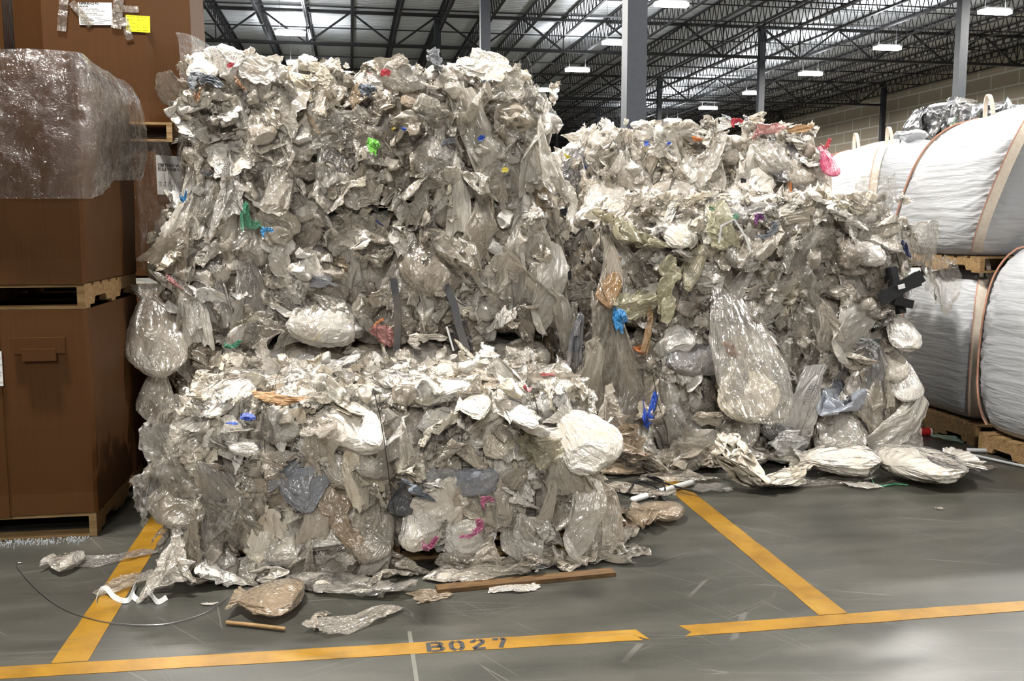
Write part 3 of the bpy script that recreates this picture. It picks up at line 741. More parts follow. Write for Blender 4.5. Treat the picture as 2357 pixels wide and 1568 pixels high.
PAL = {'warm': ['milky'] * 5 + ['cloudy'] * 5 + ['clear'] * 3 + ['beige'] * 4 + ['white'] * 3 + ['taupe'] * 3 + ['print'] + ['tan'],
       'top': ['white'] * 7 + ['milky'] * 4 + ['cream'] * 4 + ['beige'] * 2 + ['clear'],
       'pale': ['milky'] * 5 + ['white'] * 5 + ['cloudy'] * 4 + ['clear'] * 3 + ['beige'] * 3 + ['taupe'] * 3 + ['cream'] + ['grey'],
       'front': ['milky'] * 6 + ['white'] * 6 + ['cloudy'] * 3 + ['clear'] * 3 + ['beige'] * 2 + ['cream'] * 3,
       'silver': ['silver'] * 9 + ['grey', 'clear', 'aqua'],
       'cool': ['milky'] * 4 + ['white'] * 4 + ['cloudy'] * 4 + ['clear'] * 5 + ['grey'] * 2 + ['bluegrey'] + ['beige'] * 2}
BALES = {}
def make_bale(key, label, x0, x1, y0, y1, z0, z1, seed, pal='warm', faces=(('f', 60), ('t', 25)), n_scrap=200, size=(0.16, 0.36), wires=(), res=0.022, group='film bales', low=False, core='core', cell=0.17, name='film_bale', amp=0.07):
    R = random.Random(seed)
    ctr = (0.5 * (x0 + x1), 0.5 * (y0 + y1), z0)
    root = empty(name, ctr); tag(root, label, 'bale', group)
    V, F, cid = make_core(x0, x1, y0, y1, z0, z1, seed, res=res, cell=cell, amp=amp)
    me = mesh('film_mass', V - np.array(ctr), F, [MAT[core]], True)
    at = me.attributes.new('cell', 'FLOAT', 'POINT'); at.data.foreach_set('value', cid.astype(np.float32))
    put('film_mass', me, root)
    BALES[key] = dict(root=root, ctr=ctr, box=(x0, x1, y0, y1, z0, z1))
    def spot(fc, pad=0.03):
        a, b = R.random(), R.random()
        if fc == 'f': return (x0 + a * (x1 - x0), y0 + 0.0, z0 + 0.04 + b * (z1 - z0 - 0.04)), (0, -1, 0)
        if fc == 'l': return (x0, y0 + a * (y1 - y0), z0 + 0.05 + b * (z1 - z0 - 0.05)), (-1, 0, 0)
        if fc == 'r': return (x1, y0 + a * (y1 - y0), z0 + 0.05 + b * (z1 - z0 - 0.05)), (1, 0, 0)
        if fc == 'e': return (x0 + a * (x1 - x0), y0 + 0.03, z1), (0, -0.7, 0.7)
        return (x0 + a * (x1 - x0), y0 + b * (y1 - y0) * 0.9, z1), (0, 0, 1)
    def rel(p, n, out): return [p[i] + n[i] * out - ctr[i] for i in range(3)]
    def tilt(n, k):
        return tuple(n[i] + R.gauss(0, k) for i in range(3))
    for fc, cnt in faces:
        grid_n = max(1, cnt)
        for q in range(cnt):
            best = None
            for _ in range(4):
                p, n = spot(fc)
                dmin = min([sum((p[i] - o[i]) ** 2 for i in range(3)) for o in BALES[key].setdefault('pts', [])] or [9])
                if best is None or dmin > best[0]: best = (dmin, p, n)
            _, p, n = best; BALES[key]['pts'].append(p)
            top = fc in ('t', 'e')
            kind = R.choice(['crumple', 'sheet', 'sheet', 'bag'] if top else ['crumple', 'crumple', 'wad', 'sheet', 'sheet', 'sheet', 'drape', 'drape', 'drape', 'bag'])
            m = R.choice(PAL['top' if top and pal != 'silver' else pal])
            s = R.uniform(*size); s2 = s * R.uniform(0.7, 1.3)
            if kind == 'drape': s2 *= 1.5
            if kind == 'wad': s *= 0.6; s2 *= 0.6
            spin = R.uniform(-0.5, 0.5) if kind in ('drape', 'bag') and not top else R.uniform(0, 6.28)
            if fc in ('f', 'l', 'r'): p = (p[0], p[1], min(p[2], z1 + 0.06 - 0.5 * s2))
            sz = min(s, s2) * {'wad': R.uniform(0.7, 1.1), 'crumple': 1.1, 'sheet': 0.8, 'drape': 0.9, 'bag': 0.9}[kind]
            if fc == 't': sz *= 0.6
            if kind == 'bag' and fc != 't': n = (n[0], n[1], 0.6)
            M = xf(rel(p, n, R.uniform(-0.02, 0.09) if fc != 't' else R.uniform(-0.01, 0.05)), tilt(n, 0.25), spin, s, s2, sz)
            piece(root, kind, m, M, rng=R)
    if n_scrap:
        mats = ['white', 'milky', 'cloudy', 'taupe', 'beige', 'cream']
        items = []
        for q in range(n_scrap):
            fc = R.choices([f for f, c in faces] + ['e'], [c for f, c in faces] + [18])[0]
            p, n = spot(fc)
            s = R.uniform(0.05, 0.19) if fc == 'f' else R.uniform(0.05, 0.15); tp = fc in ('t', 'e')
            M = xf(rel(p, n, R.uniform(0.0, 0.13)), tilt(n, 0.6), R.uniform(0, 6.28), s, s * R.uniform(0.6, 1.7), s * 1.1)
            items.append((R.randrange(len(LIB['scrap'])), M, R.choices(range(6), [6, 3, 1, 1, 2, 6] if tp else ([5, 5, 3, 1, 2, 3] if pal == 'front' else [3, 5, 4, 2, 3, 1]))[0]))
        scraps('film_scraps', root, items, mats)
    for wx in wires:
        mb = MB(); pts = []
        e = 0.075
        for y, z in ((y0 - e, z0 + 0.02), (y0 - e * 0.7, (z0 + z1) / 2), (y0 - e, z1 - 0.03), (y0 - 0.02, z1 + e * 0.8), ((y0 + y1) / 2, z1 + e * 0.7), (y1, z1 + e)):
            pts.append((wx + R.uniform(-0.012, 0.012) - ctr[0], y - ctr[1], z - ctr[2]))
        mb.tube(pts, 0.0022, 5).build('baling_wire', MAT['wire'], root)
    return root
def hero(key, px, py, wpx, hpx, kind, mat, rot=0.0, idx=None, out=0.05, face='f', label=None, name=None, thick=None, tiltup=0.0, tiltx=0.0):
    """one film piece the photo singles out, on the face of its bale"""
    B = BALES[key]; x0, x1, y0, y1, z0, z1 = B['box']
    if kind == 'bag' and face == 'f': tiltup += 0.5
    if face == 'f': P = at_y(px, py, y0 - out); n = (tiltx, -1, tiltup)
    elif face == 't': P = at_z(px, py, z1 + out); n = (tiltx, -0.25 + tiltup, 1)
    elif face == 'l': P = at_x(px, py, x0 - out); n = (-1, -0.3, tiltup)
    else: P = at_x(px, py, x1 + out); n = (1, -0.3, tiltup)
    k = depth(P) / FPX
    sx, sy = wpx * k, hpx * k
    if face == 't': sy = max(sy * 1.6, 0.03)
    th = thick * k if thick else min(sx, sy) * {'bag': 0.6, 'wad': 0.6}.get(kind, 0.9)
    if kind in ('bag', 'wad') and face == 'f': P = P + np.array([0, 0.035, 0])
    loc = [P[i] - B['ctr'][i] for i in range(3)]
    return piece(B['root'], kind, mat, xf(loc, n, math.radians(rot), sx, sy, th), idx, random.Random(int(px * 7 + py)), label, name)
#@@BALES
make_bale('F', 'low single bale of clear and white film in front of the tall stack', -0.82, 1.2, 4.70, 6.15, 0.11, 0.82, 11, 'front', (('f', 36), ('t', 40), ('l', 14), ('r', 14)), 500, wires=(-0.42, 0.12, 0.52, 0.9), res=0.018, size=(0.2, 0.42))
make_bale('T3', 'topmost bale of the tall left stack of dirty film', -1.0, 1.24, 6.38, 7.9, 1.88, 2.64, 21, 'warm', (('f', 48), ('t', 20), ('l', 12), ('r', 14)), 480, res=0.02, size=(0.2, 0.46))
make_bale('T2', 'middle bale of the tall left stack, directly behind the low bale', -1.15, 1.34, 6.42, 7.9, 0.98, 1.82, 22, 'warm', (('f', 50), ('l', 14), ('r', 14)), 460, res=0.02, size=(0.22, 0.5))
make_bale('T1', 'bottom bale of the tall left stack, hidden behind the low bale', -1.12, 1.36, 6.42, 7.9, 0.06, 0.92, 23, 'warm', (('f', 20), ('l', 8), ('r', 16)), 60, res=0.04, size=(0.22, 0.5))
make_bale('R1b', 'upper bale of the nearer right stack with yellowish bags', 1.92, 4.02, 6.5, 7.9, 1.0, 1.84, 31, 'pale', (('f', 46), ('t', 26), ('l', 10), ('r', 10)), 420, res=0.02, size=(0.2, 0.46))
make_bale('R1a', 'lower bale of the nearer right stack, spilling film on the floor', 2.0, 3.98, 6.5, 7.9, 0.04, 0.94, 32, 'cool', (('f', 38), ('l', 12), ('r', 10)), 300, res=0.022, size=(0.24, 0.6))
make_bale('R2c', 'topmost bale of the rear right stack with a red bag on its end', 2.12, 4.2, 8.3, 9.7, 1.88, 2.54, 41, 'pale', (('f', 40), ('t', 16), ('l', 8), ('r', 8)), 320, res=0.026, size=(0.22, 0.5))
make_bale('R2b', 'middle bale of the rear right stack, mostly hidden', 2.1, 4.1, 8.3, 9.7, 0.96, 1.82, 42, 'warm', (('f', 12), ('l', 10)), 40, res=0.05)
make_bale('R2a', 'bottom bale of the rear right stack, hidden', 2.1, 4.1, 8.3, 9.7, 0.02, 0.92, 43, 'warm', (('f', 4),), 0, res=0.06)
make_bale('B2', 'dark-sided bale glimpsed between the tall stack and the rear right stack', 0.2, 1.9, 8.6, 9.9, 1.46, 2.32, 51, 'warm', (('f', 20), ('t', 8), ('r', 6)), 60, res=0.03)
make_bale('B1', 'bale under the dark-sided one, in the gap between the stacks', 0.2, 1.85, 8.6, 9.9, 0.02, 1.42, 52, 'warm', (('f', 22), ('r', 6)), 60, res=0.04)
make_bale('S2', 'pile of shiny silver film above the white bulk bags at the right', 7.75, 10.6, 11.4, 12.6, 2.0, 3.3, 71, 'silver', (('f', 34), ('t', 20), ('l', 10)), 0, res=0.04, size=(0.25, 0.55), core='silver', name='silver_film_bale')
make_bale('S1', 'silver film bale hidden behind the bulk bags', 7.75, 10.6, 11.4, 12.6, 0.02, 1.95, 72, 'silver', (('f', 4),), 0, res=0.06, size=(0.3, 0.7), core='silver', name='silver_film_bale')
#@@HEROES
ACC = {'blue': 'blue', 'skyblue': 'bright blue', 'green': 'green', 'lime': 'lime green', 'red': 'red', 'pink': 'crimson', 'rose': 'pale red', 'magenta': 'magenta netting', 'orange': 'orange',
       'rust': 'rust brown', 'yellow': 'yellow', 'slate': 'dark blue-grey', 'purple': 'purple', 'navy': 'navy', 'dark': 'black', 'yellowish': 'yellowish', 'brown': 'brown', 'board': 'brown cardboard', 'grey': 'grey', 'print': 'clear film with small black print', 'printw': 'white film with black print'}
KIND = {'w': 'wad', 's': 'sheet', 'd': 'drape', 'b': 'bag', 'c': 'crumple', 't': 'strip'}
def heroes(key, txt, face='f', out=0.10):
    for k, ln in enumerate(txt.strip().split('\n')):
        q = ln.split(); px, py, w_, h_ = map(float, q[:4]); kd = KIND[q[4]]; mt = q[5]
        rot = float(q[6]) if len(q) > 6 else 0.0; idx = int(q[7]) if len(q) > 7 else k * 3 + 1
        o_ = out + (float(q[8]) if len(q) > 8 else 0.0) + (0.06 if mt in ACC and mt not in ('print', 'printw', 'board', 'dark', 'grey') and face == 'f' else 0.0)
        nm = NAMES[kd]
        if mt in ACC: lab = ACC[mt] if 'film' in ACC[mt] or 'board' in ACC[mt] or 'netting' in ACC[mt] else ACC[mt] + ' plastic film'
        else: lab = None
        hero(key, px, py, w_, h_, kd, mt, rot, idx, o_, face, lab, nm, tiltx=((k * 37) % 11 - 5) * 0.04, tiltup=((k * 53) % 9 - 3) * 0.05)
heroes('T3', """
512 148 118 115 w white 0 3
462 152 74 84 b white 10 1
531 150 18 14 s red 0 1 .16
503 143 9 38 t red 10 2 .16
472 194 84 54 c slate -15 1
455 216 20 42 c rust 0 2
553 192 28 34 c rust 0 3
432 244 92 84 c white 60 4
540 258 104 116 c milky 0 4
594 282 84 112 b beige 10 5
520 425 92 250 d print 2 3 .03
655 240 140 130 d milky -30 2
760 222 64 110 b beige 160 3
852 190 84 66 w white 0 6
846 208 44 34 c slate 0 5 .02
850 168 44 12 t red 80 3 .08
888 167 26 18 s red 0 4 .06
900 146 84 46 s beige 0 5
925 178 112 96 w milky 0 7
792 322 176 104 s clear -10 2
880 222 60 70 b cream 200 6
860 338 32 44 c lime 0 5 .02
852 352 36 64 b clear 0 7 .03
985 292 140 96 c milky 70 0
985 372 114 96 s beige -20 8
1060 445 62 215 d white -4 5 .02
1120 310 150 260 d milky 10 6
1000 138 42 58 c bluegrey 0 7
1102 150 150 84 s white 0 9
1040 185 100 70 w milky 0 9
1195 275 72 100 d print -10 2
1240 245 80 100 s clear 20 10
1285 410 70 150 d milky 12 7
1225 350 110 190 d milky 14 8
1108 318 18 14 s blue 0 1 .05
1033 328 40 22 s bluegrey 0 2 .04
930 297 14 10 s blue 0 3 .05
1163 391 16 14 s yellow 0 4 .05
905 296 12 8 s yellow 0 5 .05
765 435 124 106 s milky 20 8
690 330 90 90 w milky 0 10
568 500 30 74 d green 0 1
615 535 32 26 c skyblue 0 1
592 517 30 22 s green 0 6
424 452 16 30 c skyblue 0 2
473 398 34 18 s dark 0 7
640 410 80 150 d cloudy -5 9
1170 200 80 70 s milky 0 12
700 200 90 70 c cream 0 5
600 160 110 70 s white 0 13
560 130 50 50 c beige 0 6
740 175 70 70 s cream 0 14
960 470 60 110 d cloudy 0 9
1130 420 80 150 d cloudy 0 10
""")
heroes('T2', """
395 565 120 150 d beige -30 4
400 648 40 36 c rose 0 3
352 762 140 250 b cloudy 6 2 .02
440 700 90 220 d milky 4 5
495 690 130 180 d print 0 1
572 662 110 180 d print 6 4
470 600 100 120 c milky 0 6
650 610 110 180 d milky -6 7
720 612 80 88 c white 0 4 .03
746 648 70 30 s bluegrey 0 6 .03
786 610 36 38 c tan 0 7
760 730 92 116 c milky 0 5
690 740 120 130 d cloudy 0 8
872 742 26 20 c orange 0 6 .04
728 768 26 40 c yellow 0 0 .04
537 793 44 22 c green 0 2 .04
882 772 64 56 s rose 0 15
1060 772 60 74 s dark 0 16
985 786 96 42 c white 0 1 .03
1000 602 90 160 d beige 170 7 .03
962 590 46 130 d cloudy 12 9
1140 695 150 150 s milky 0 8
1165 728 50 52 s white 0 17 .07
1215 570 130 270 d milky 8 10
1262 660 100 250 d milky 6 11
1203 650 66 160 d print -8 6 .03
1300 720 70 190 d cloudy 4 12
1090 520 110 150 d beige 0 13
830 530 130 80 s cloudy 0 6
920 640 100 150 d cloudy 0 14
1010 690 60 110 c cloudy 0 9
873 512 22 18 c navy 0 3 .04
930 560 60 90 c white 0 5
600 760 120 90 s cloudy 0 8
410 830 60 120 d cloudy 0 15
""")  # dark sheet behind the slanting strap is painted shade of a gap
heroes('T1', """
1335 900 130 260 d cloudy 0 16 .1
1290 930 110 200 d cloudy 6 2 .08
1330 790 44 150 d dark -12 1 .12
360 900 90 170 b cloudy 0 1 .05
1390 960 120 150 d beige 10 3 .2
1440 1020 120 100 c tan 0 7 .3
""")
heroes('R1b', """
1455 530 120 170 c yellowish 30 3
1402 600 60 130 d beige 0 4
1555 525 104 118 b white 45 4
1530 505 110 40 c white 40 2
1660 520 84 118 d yellowish 10 2
1700 500 60 80 d grey 40 6 -.02
1408 650 58 136 b brown -12 6
1535 665 86 150 d yellowish -25 7 .02
1470 700 130 84 s yellowish 20 3
1600 610 130 50 b yellowish 65 9
1490 760 24 120 d brown -12 9 .03
1712 630 58 230 d clear -26 8 .03
1640 640 116 100 w cloudy 0 12
1640 560 80 90 w white 0 5
1765 530 54 42 c slate 0 0
1748 506 24 32 c purple 0 1
1840 560 130 124 c milky 10 6
1830 665 130 160 d clear 0 10
1895 620 14 170 t clear 12 1 .06
1870 760 12 130 t clear 10 3 .06
2000 565 100 110 b milky -20 1
1965 740 140 220 d milky 4 11
1900 730 90 170 d cloudy 0 12
2040 540 110 90 s white 0 10
2085 572 30 42 c navy 0 4 .02
2165 645 90 170 s clear 10 11
2130 560 70 110 s cloudy 0 12
2020 452 130 120 s clear 0 4
1940 490 130 80 c white 0 3
1690 500 26 18 s green 0 5
1640 480 20 10 s green 0 6
1427 738 36 64 c skyblue 0 5 .05
1470 806 32 22 c orange 0 7 .05
1560 770 90 100 b white 0 5
1750 480 80 30 s printw 0 1
1460 470 60 60 s beige 0 2
1580 470 120 60 c cream 0 6
1800 480 110 50 c white 0 2
2080 760 90 110 b white 0 0
2050 830 80 120 b milky 20 2
1940 470 40 30 s yellowish 0 3
""")
heroes('R1a', """
1400 830 170 330 d cloudy 4 4 .02
1560 840 110 130 c white 0 8
1600 805 150 140 b grey 0 3
1550 930 170 290 d clear 6 6
1495 945 44 90 c blue 0 2 .04
1712 790 190 400 b clear 4 0 .20
1718 890 150 180 b cream 14 4 .10
1690 870 70 120 d print 0 13 .24
1685 810 60 60 c rust 0 4 .08
1838 945 100 230 d printw -6 14 .08
1815 1020 110 60 s printw 0 8 .16
1965 815 110 66 c beige 0 7
2000 910 130 240 d cloudy -12 15 .04
2065 980 150 180 d milky -16 16 .10
1940 990 130 140 b milky 0 9 .06
1625 1020 130 90 w milky 0 13 .06
1640 965 110 40 c beige 0 5 .08
1705 1000 120 90 b cloudy 60 6 .06
1830 868 60 60 t white 30 4 .08
1845 880 70 50 t white 80 5 .08
2080 870 80 130 b white 10 3
2060 930 60 110 d beige 0 1
1790 960 90 130 b grey 0 2
1900 900 70 130 b beige 0 5
1560 1050 150 80 s cloudy 0 9 .2
""")
heroes('R2c', """
1697 283 30 24 c red 0 1
1908 372 44 90 b pink 8 3 .04
1902 333 40 22 c red 20 2 .04
1842 297 64 20 s board 0 1
1680 274 40 24 c bluegrey 0 3
1720 276 24 26 c silver 0 4
1745 272 46 28 c cream 30 5
1820 440 20 54 d orange 0 6
1770 302 96 40 s rose 0 2
1605 320 28 14 s orange 0 3
1830 325 50 40 c white 0 7
1400 440 110 180 b milky 0 4
1450 390 120 120 d milky 0 5
1600 400 100 110 w white 0 6
1740 400 100 110 b white 0 7
1830 380 100 110 b beige 0 2
1640 330 40 120 d beige 0 3
1500 330 100 80 s milky 0 4
1860 420 90 110 s clear 0 5
1490 330 18 12 s blue 0 6
1540 330 12 8 s blue 0 1
1690 430 60 80 b white 0 3
1560 300 130 50 s clear 0 6
1640 290 90 40 c white 0 0
""")
heroes('B2', """
1325 395 80 110 d grey 0 2
1352 390 26 90 d beige 0 3
1345 395 12 30 s blue 0 1
1300 360 50 30 c white 0 2
1306 360 14 12 s yellow 0 3
1330 500 60 100 b milky 0 4
""")
heroes('F', """
640 916 160 34 s board 0 3 .07
755 908 120 44 c white 0 1 .03
568 960 32 26 w blue 0 2 .10
532 975 44 12 s blue 0 1 .09
1215 897 24 20 c red 0 2 .08
1262 862 44 14 s red -20 4 .08
728 864 18 14 c green 0 3 .02
664 897 10 7 s orange 0 1 .03
658 886 12 6 s purple 0 2 .03
660 850 130 60 w cloudy 0 2
1140 860 160 60 s clear 0 6
930 850 150 50 s print 20 7
520 935 170 40 b white 85 3
800 935 180 34 b cream 88 2
960 905 130 50 b white 80 5
1090 935 140 50 b cream 75 6
1200 960 110 46 b white 70 4
520 835 90 50 c cream 0 5
850 985 150 34 b cream 90 7
1270 900 110 36 s white 0 8
1100 830 100 34 b white 85 1
""", face='t', out=0.02)
heroes('F', """
430 1080 190 230 d clear 8 6
500 1150 200 220 s clear 0 5
360 1130 120 130 s clear 20 2 .04
370 1020 110 100 s clear -20 13
520 1015 140 120 w white 0 9
495 1100 90 140 d print 20 5 .03
430 1260 90 200 d cloudy 0 3 .05
690 1100 170 140 b bluegrey 80 1
845 1085 120 180 d cream 18 1
742 1035 96 150 d milky -10 2 .02
790 1210 100 190 d tan 6 7 .03
650 1240 120 140 b milky 0 9
855 1210 120 190 b cloudy -10 2
965 1130 80 60 c slate 0 3
925 1155 64 80 b dark 0 3
1015 1100 100 50 s grey 0 7
965 1200 104 150 b white 0 5 .02
1085 1110 136 96 w bluegrey 0 8
1080 1240 140 140 w white 0 1
1085 1218 64 44 c magenta 0 0 .10
1122 1157 34 32 c magenta 0 1 .08
990 1252 44 34 c magenta 0 2 .05
1190 1105 84 66 w beige 0 11 .03
1240 1035 116 96 s yellowish 0 11
1075 1045 96 80 c beige 0 4
1345 1010 150 180 b white 40 0 .06
1200 1150 90 60 c white 0 3
1253 1190 62 190 d milky 0 16 .02
1345 1190 110 220 d milky 4 11 .02
1190 1230 80 140 b milky 0 1
580 1130 90 130 d cloudy -12 15
620 1060 60 90 b milky 0 4
900 1020 120 120 d milky 12 8
1160 1010 110 100 b cream 20 8
1010 990 100 80 c cream 0 6
560 1200 130 150 s cloudy 0 12
1300 1090 110 130 d milky 12 17 .03
720 1190 90 120 d beige 0 13
1400 1180 70 150 d beige 10 9
1120 1170 60 120 d clear 0 10
640 975 150 50 b white 88 8
1250 1280 130 70 c cloudy 0 7
1060 1300 120 60 c cloudy 0 5
880 1300 120 60 s cloudy 0 3
1320 1270 110 70 c milky 0 2
500 1290 110 110 b milky 0 7
620 1310 140 80 c milky 0 1 .04
760 1310 130 80 s cloudy 0 2 .04
950 1300 120 70 c cloudy 0 3 .04
1170 1300 130 60 c beige 0 4 .03
1230 1240 100 120 c milky 0 5 .03
1400 1270 110 80 c cloudy 0 6 .02
420 1310 120 90 c cloudy 0 7 .04
690 1290 90 110 d cloudy 0 8 .05
860 1280 90 110 d milky 0 9 .04
1120 1280 70 90 d beige 0 10 .03
""")
def strap(key, pix, wd, mat, out, name, label, face='f'):
    B = BALES[key]; y0 = B['box'][2]; z1 = B['box'][5]; pts = []
    for px, py in pix:
        P = at_y(px, py, y0 - out) if face == 'f' else at_z(px, py, z1 + out)
        pts.append(tuple(P[i] - B['ctr'][i] for i in range(3)))
    d = Vector(pts[-1]) - Vector(pts[0]); side = Vector((0, -1, 0)).cross(d) if face == 'f' else Vector((0, 0, 1)).cross(d)
    o = MB().ribbon(pts, wd, tuple(side), 0.002).build(name, MAT[mat], B['root']); o['label'] = label; return o
strap('T2', [(905, 640), (914, 700), (915, 760), (912, 812)], 0.045, 'dark', 0.16, 'plastic_strap', 'grey-black flat strap')
strap('T2', [(1026, 655), (1045, 700), (1056, 750), (1074, 808)], 0.05, 'dark', 0.17, 'plastic_strap', 'grey-black flat strap')
strap('T2', [(1028, 752), (1036, 780), (1044, 808)], 0.012, 'foam', 0.18, 'white_strip', 'white narrow strip')
strap('B2', [(1330, 548), (1350, 524), (1388, 488)], 0.07, 'black', 0.30, 'black_strap', 'black flat strap')
strap('B1', [(1306, 640), (1322, 620), (1340, 598)], 0.06, 'black', 0.30, 'black_strap', 'black flat strap')
strap('R2c', [(1711, 410), (1712, 440)], 0.05, 'black', 0.14, 'black_strap', 'black flat strap')
strap('F', [(1075, 902), (1160, 897), (1230, 890), (1282, 880)], 0.05, 'black', 0.05, 'black_strap', 'black flat strap', 't')
strap('R1b', [(1655, 560), (1660, 520), (1690, 505), (1716, 545), (1730, 585)], 0.015, 'foam', 0.2, 'plastic_tie', 'white plastic tie')
def wire_on(key, pix, out, r=0.002, face='f', name='baling_wire', mat='wire'):
    B = BALES[key]; pts = []
    for k, (px, py) in enumerate(pix):
        P = at_y(px, py, B['box'][2] - out) if face == 'f' else at_z(px, py, B['box'][5] + out)
        pts.append(tuple(P[i] - B['ctr'][i] for i in range(3)))
    return MB().tube(pts, r, 5).build(name, MAT[mat], B['root'])
wire_on('T3', [(1178, 165), (1182, 140), (1195, 125), (1212, 128), (1222, 150), (1226, 190)], 0.0)
wire_on('F', [(862, 905), (875, 960), (885, 1020), (893, 1080), (902, 1150), (912, 1200)], 0.17)
wire_on('F', [(601, 880), (602, 900), (600, 930), (602, 960)], 0.06, face='t')
wire_on('R1b', [(1340, 520), (1355, 560), (1368, 620), (1395, 690), (1420, 730)], 0.2, 0.0025)
wire_on('R1a', [(1500, 850), (1515, 930), (1535, 990), (1540, 1060), (1552, 1095)], 0.25, 0.003)
# black moulded plastic stuck in the right end of the upper bale
B = BALES['R1b']
def rb(px, py, out=0.2):
    P = at_y(px, py, B['box'][2] - out); return tuple(P[i] - B['ctr'][i] for i in range(3))
e_ = MB(); e_.bar(rb(2026, 690), rb(2122, 634, .26), 0.035, 0.09).bar(rb(2030, 678), rb(2118, 648, .26), 0.03, 0.06).bar(rb(2048, 615, .14), rb(2058, 665, .16), 0.10, 0.05).bar(rb(2050, 690, .14), rb(2092, 700, .14), 0.12, 0.06).bar(rb(2066, 680, .1), rb(2074, 722, .12), 0.06, 0.05)
o = e_.build('black_plastic_bracket', MAT['black'], B['root']); o['label'] = 'broken black moulded plastic'
lb = MB().bar(rb(2068, 662, .29), rb(2082, 658, .29), 0.012, 0.03).build('small_label', MAT['paper'], B['root']); lb['label'] = 'tiny white label'
# a white disc on a stick above the rear right bale
P = at_y(1468, 287, 8.5); q = at_y(1470, 330, 8.5)
r_ = empty('disc_on_stick', (q[0], 8.5, q[2])); tag(r_, 'white oval disc on a thin stick rising from the rear right bale', 'disc')
MB().tube([(0, 0, -0.05), (P[0] - q[0], 0, P[2] - q[2])], 0.006).build('stick', MAT['foam'], r_)
V, F, uv = LIB['wad'][0]; D, F = ico(3)
put('disc', mesh('disc', D * np.array([0.068, 0.068, 0.034]), F, [MAT['foam']], True), r_, Matrix.Translation((P[0] - q[0], 0, P[2] - q[2])))
#@@HEND

# ------------------------------------------------------------------ floor markings
def tape(pts, label):
    me = mesh('floor_tape', [(x, y, 0.002) for x, y in pts] + [(x, y, 0.0) for x, y in pts],
              [tuple(range(len(pts)))] + [(i, i + len(pts), (i + 1) % len(pts) + len(pts), (i + 1) % len(pts)) for i in range(len(pts))], [MAT['tape']])
    return tag(put('floor_tape', me), label, 'tape', 'yellow floor tape lines')
def seg(x0, x1, y0, y1, w0=0.11, torn0=False, torn1=False, seed=0, horiz=True):
    R = random.Random(seed); top, bot = [], []
    n = max(4, int((x1 - x0) / 0.12)) if horiz else max(4, int((y1 - y0) / 0.12))
    for i in range(n + 1):
        t = i / n
        if horiz:
            x = x0 + (x1 - x0) * t; y = y0 + (y1 - y0) * t
            top.append((x, y + w0 / 2 + R.gauss(0, .0015))); bot.append((x, y - w0 / 2 + R.gauss(0, .0015)))
        else:
            y = y0 + (y1 - y0) * t; x = x0 + (x1 - x0) * t
            top.append((x - w0 / 2 + R.gauss(0, .0015), y)); bot.append((x + w0 / 2 + R.gauss(0, .0015), y))
    e1 = [(top[-1][0] - 0.03, top[-1][1] - w0 * 0.3), (top[-1][0] - 0.02, top[-1][1] - w0 * 0.6), (bot[-1][0] + 0.03, bot[-1][1])] if torn1 else []
    e0 = [(bot[0][0] - 0.01, bot[0][1]), (bot[0][0] + 0.03, bot[0][1] + w0 * 0.35), (bot[0][0] + 0.015, bot[0][1] + w0 * 0.7)] if torn0 else []
    return bot[::1] + e1 + top[::-1] + e0[::-1] if horiz else bot + top[::-1]
tape(seg(-2.6, 1.165, 3.81, 3.705, 0.105, torn1=True, seed=1), 'yellow tape line along the front, stencilled with a bay number')
FT = bpy.data.objects['floor_tape']
tape(seg(1.36, 4.6, 3.71, 3.72, 0.105, torn0=True, seed=2), 'yellow tape line at the right front, starting after a gap')
tape(seg(-1.125, -1.13, 3.83, 7.0, 0.135, seed=3, horiz=False), 'yellow tape line running back under the film at the left')
tape(seg(2.075, 2.09, 3.77, 6.2, 0.135, seed=4, horiz=False), 'yellow tape line running back to the right bale stack')
# stencil letters B 0 2 7, each built of strokes with stencil gaps
def stroke(mb, a, b, wd):
    ax, ay = a; bx, by = b; d = math.hypot(bx - ax, by - ay); nx, ny = -(by - ay) / d * wd / 2, (bx - ax) / d * wd / 2
    V = [(ax + nx, ay + ny, 0.003), (ax - nx, ay - ny, 0.003), (bx - nx, by - ny, 0.003), (bx + nx, by + ny, 0.003)]
    mb.add(V, [(0, 1, 2, 3)])
GL = {'B': [((.08, 0), (.08, 1)), ((.2, .95), (.52, .95)), ((.2, .52), (.52, .52)), ((.2, .05), (.52, .05)), ((.52, .95), (.66, .85)), ((.66, .85), (.66, .65)), ((.66, .65), (.52, .52)), ((.52, .52), (.7, .4)), ((.7, .4), (.7, .16)), ((.7, .16), (.52, .05))],
      '0': [((.1, .2), (.1, .8)), ((.6, .2), (.6, .8)), ((.1, .8), (.28, .97)), ((.42, .97), (.6, .8)), ((.1, .2), (.28, .03)), ((.42, .03), (.6, .2))],
      '2': [((.05, .72), (.12, .9)), ((.12, .9), (.3, .97)), ((.4, .97), (.58, .88)), ((.58, .88), (.58, .68)), ((.58, .68), (.3, .36)), ((.3, .36), (.06, .1)), ((.05, .05), (.62, .05))],
      '7': [((.03, .95), (.3, .95)), ((.4, .95), (.62, .95)), ((.6, .9), (.42, .45)), ((.42, .45), (.3, .02))]}
mb = MB(); p0 = np.array([0.275, 3.683]); p1 = np.array([0.60, 3.673])
for k, ch in enumerate('B027'):
    mb = MB(); o = p0 + (p1 - p0) * k / 3.6
    for a, b in GL[ch]:
        stroke(mb, (o[0] + a[0] * 0.088, o[1] + a[1] * 0.088), (o[0] + b[0] * 0.088, o[1] + b[1] * 0.088), 0.019)
    o = mb.build('stencil_character', MAT['ink'], FT); o['label'] = 'black stencilled character ' + ch
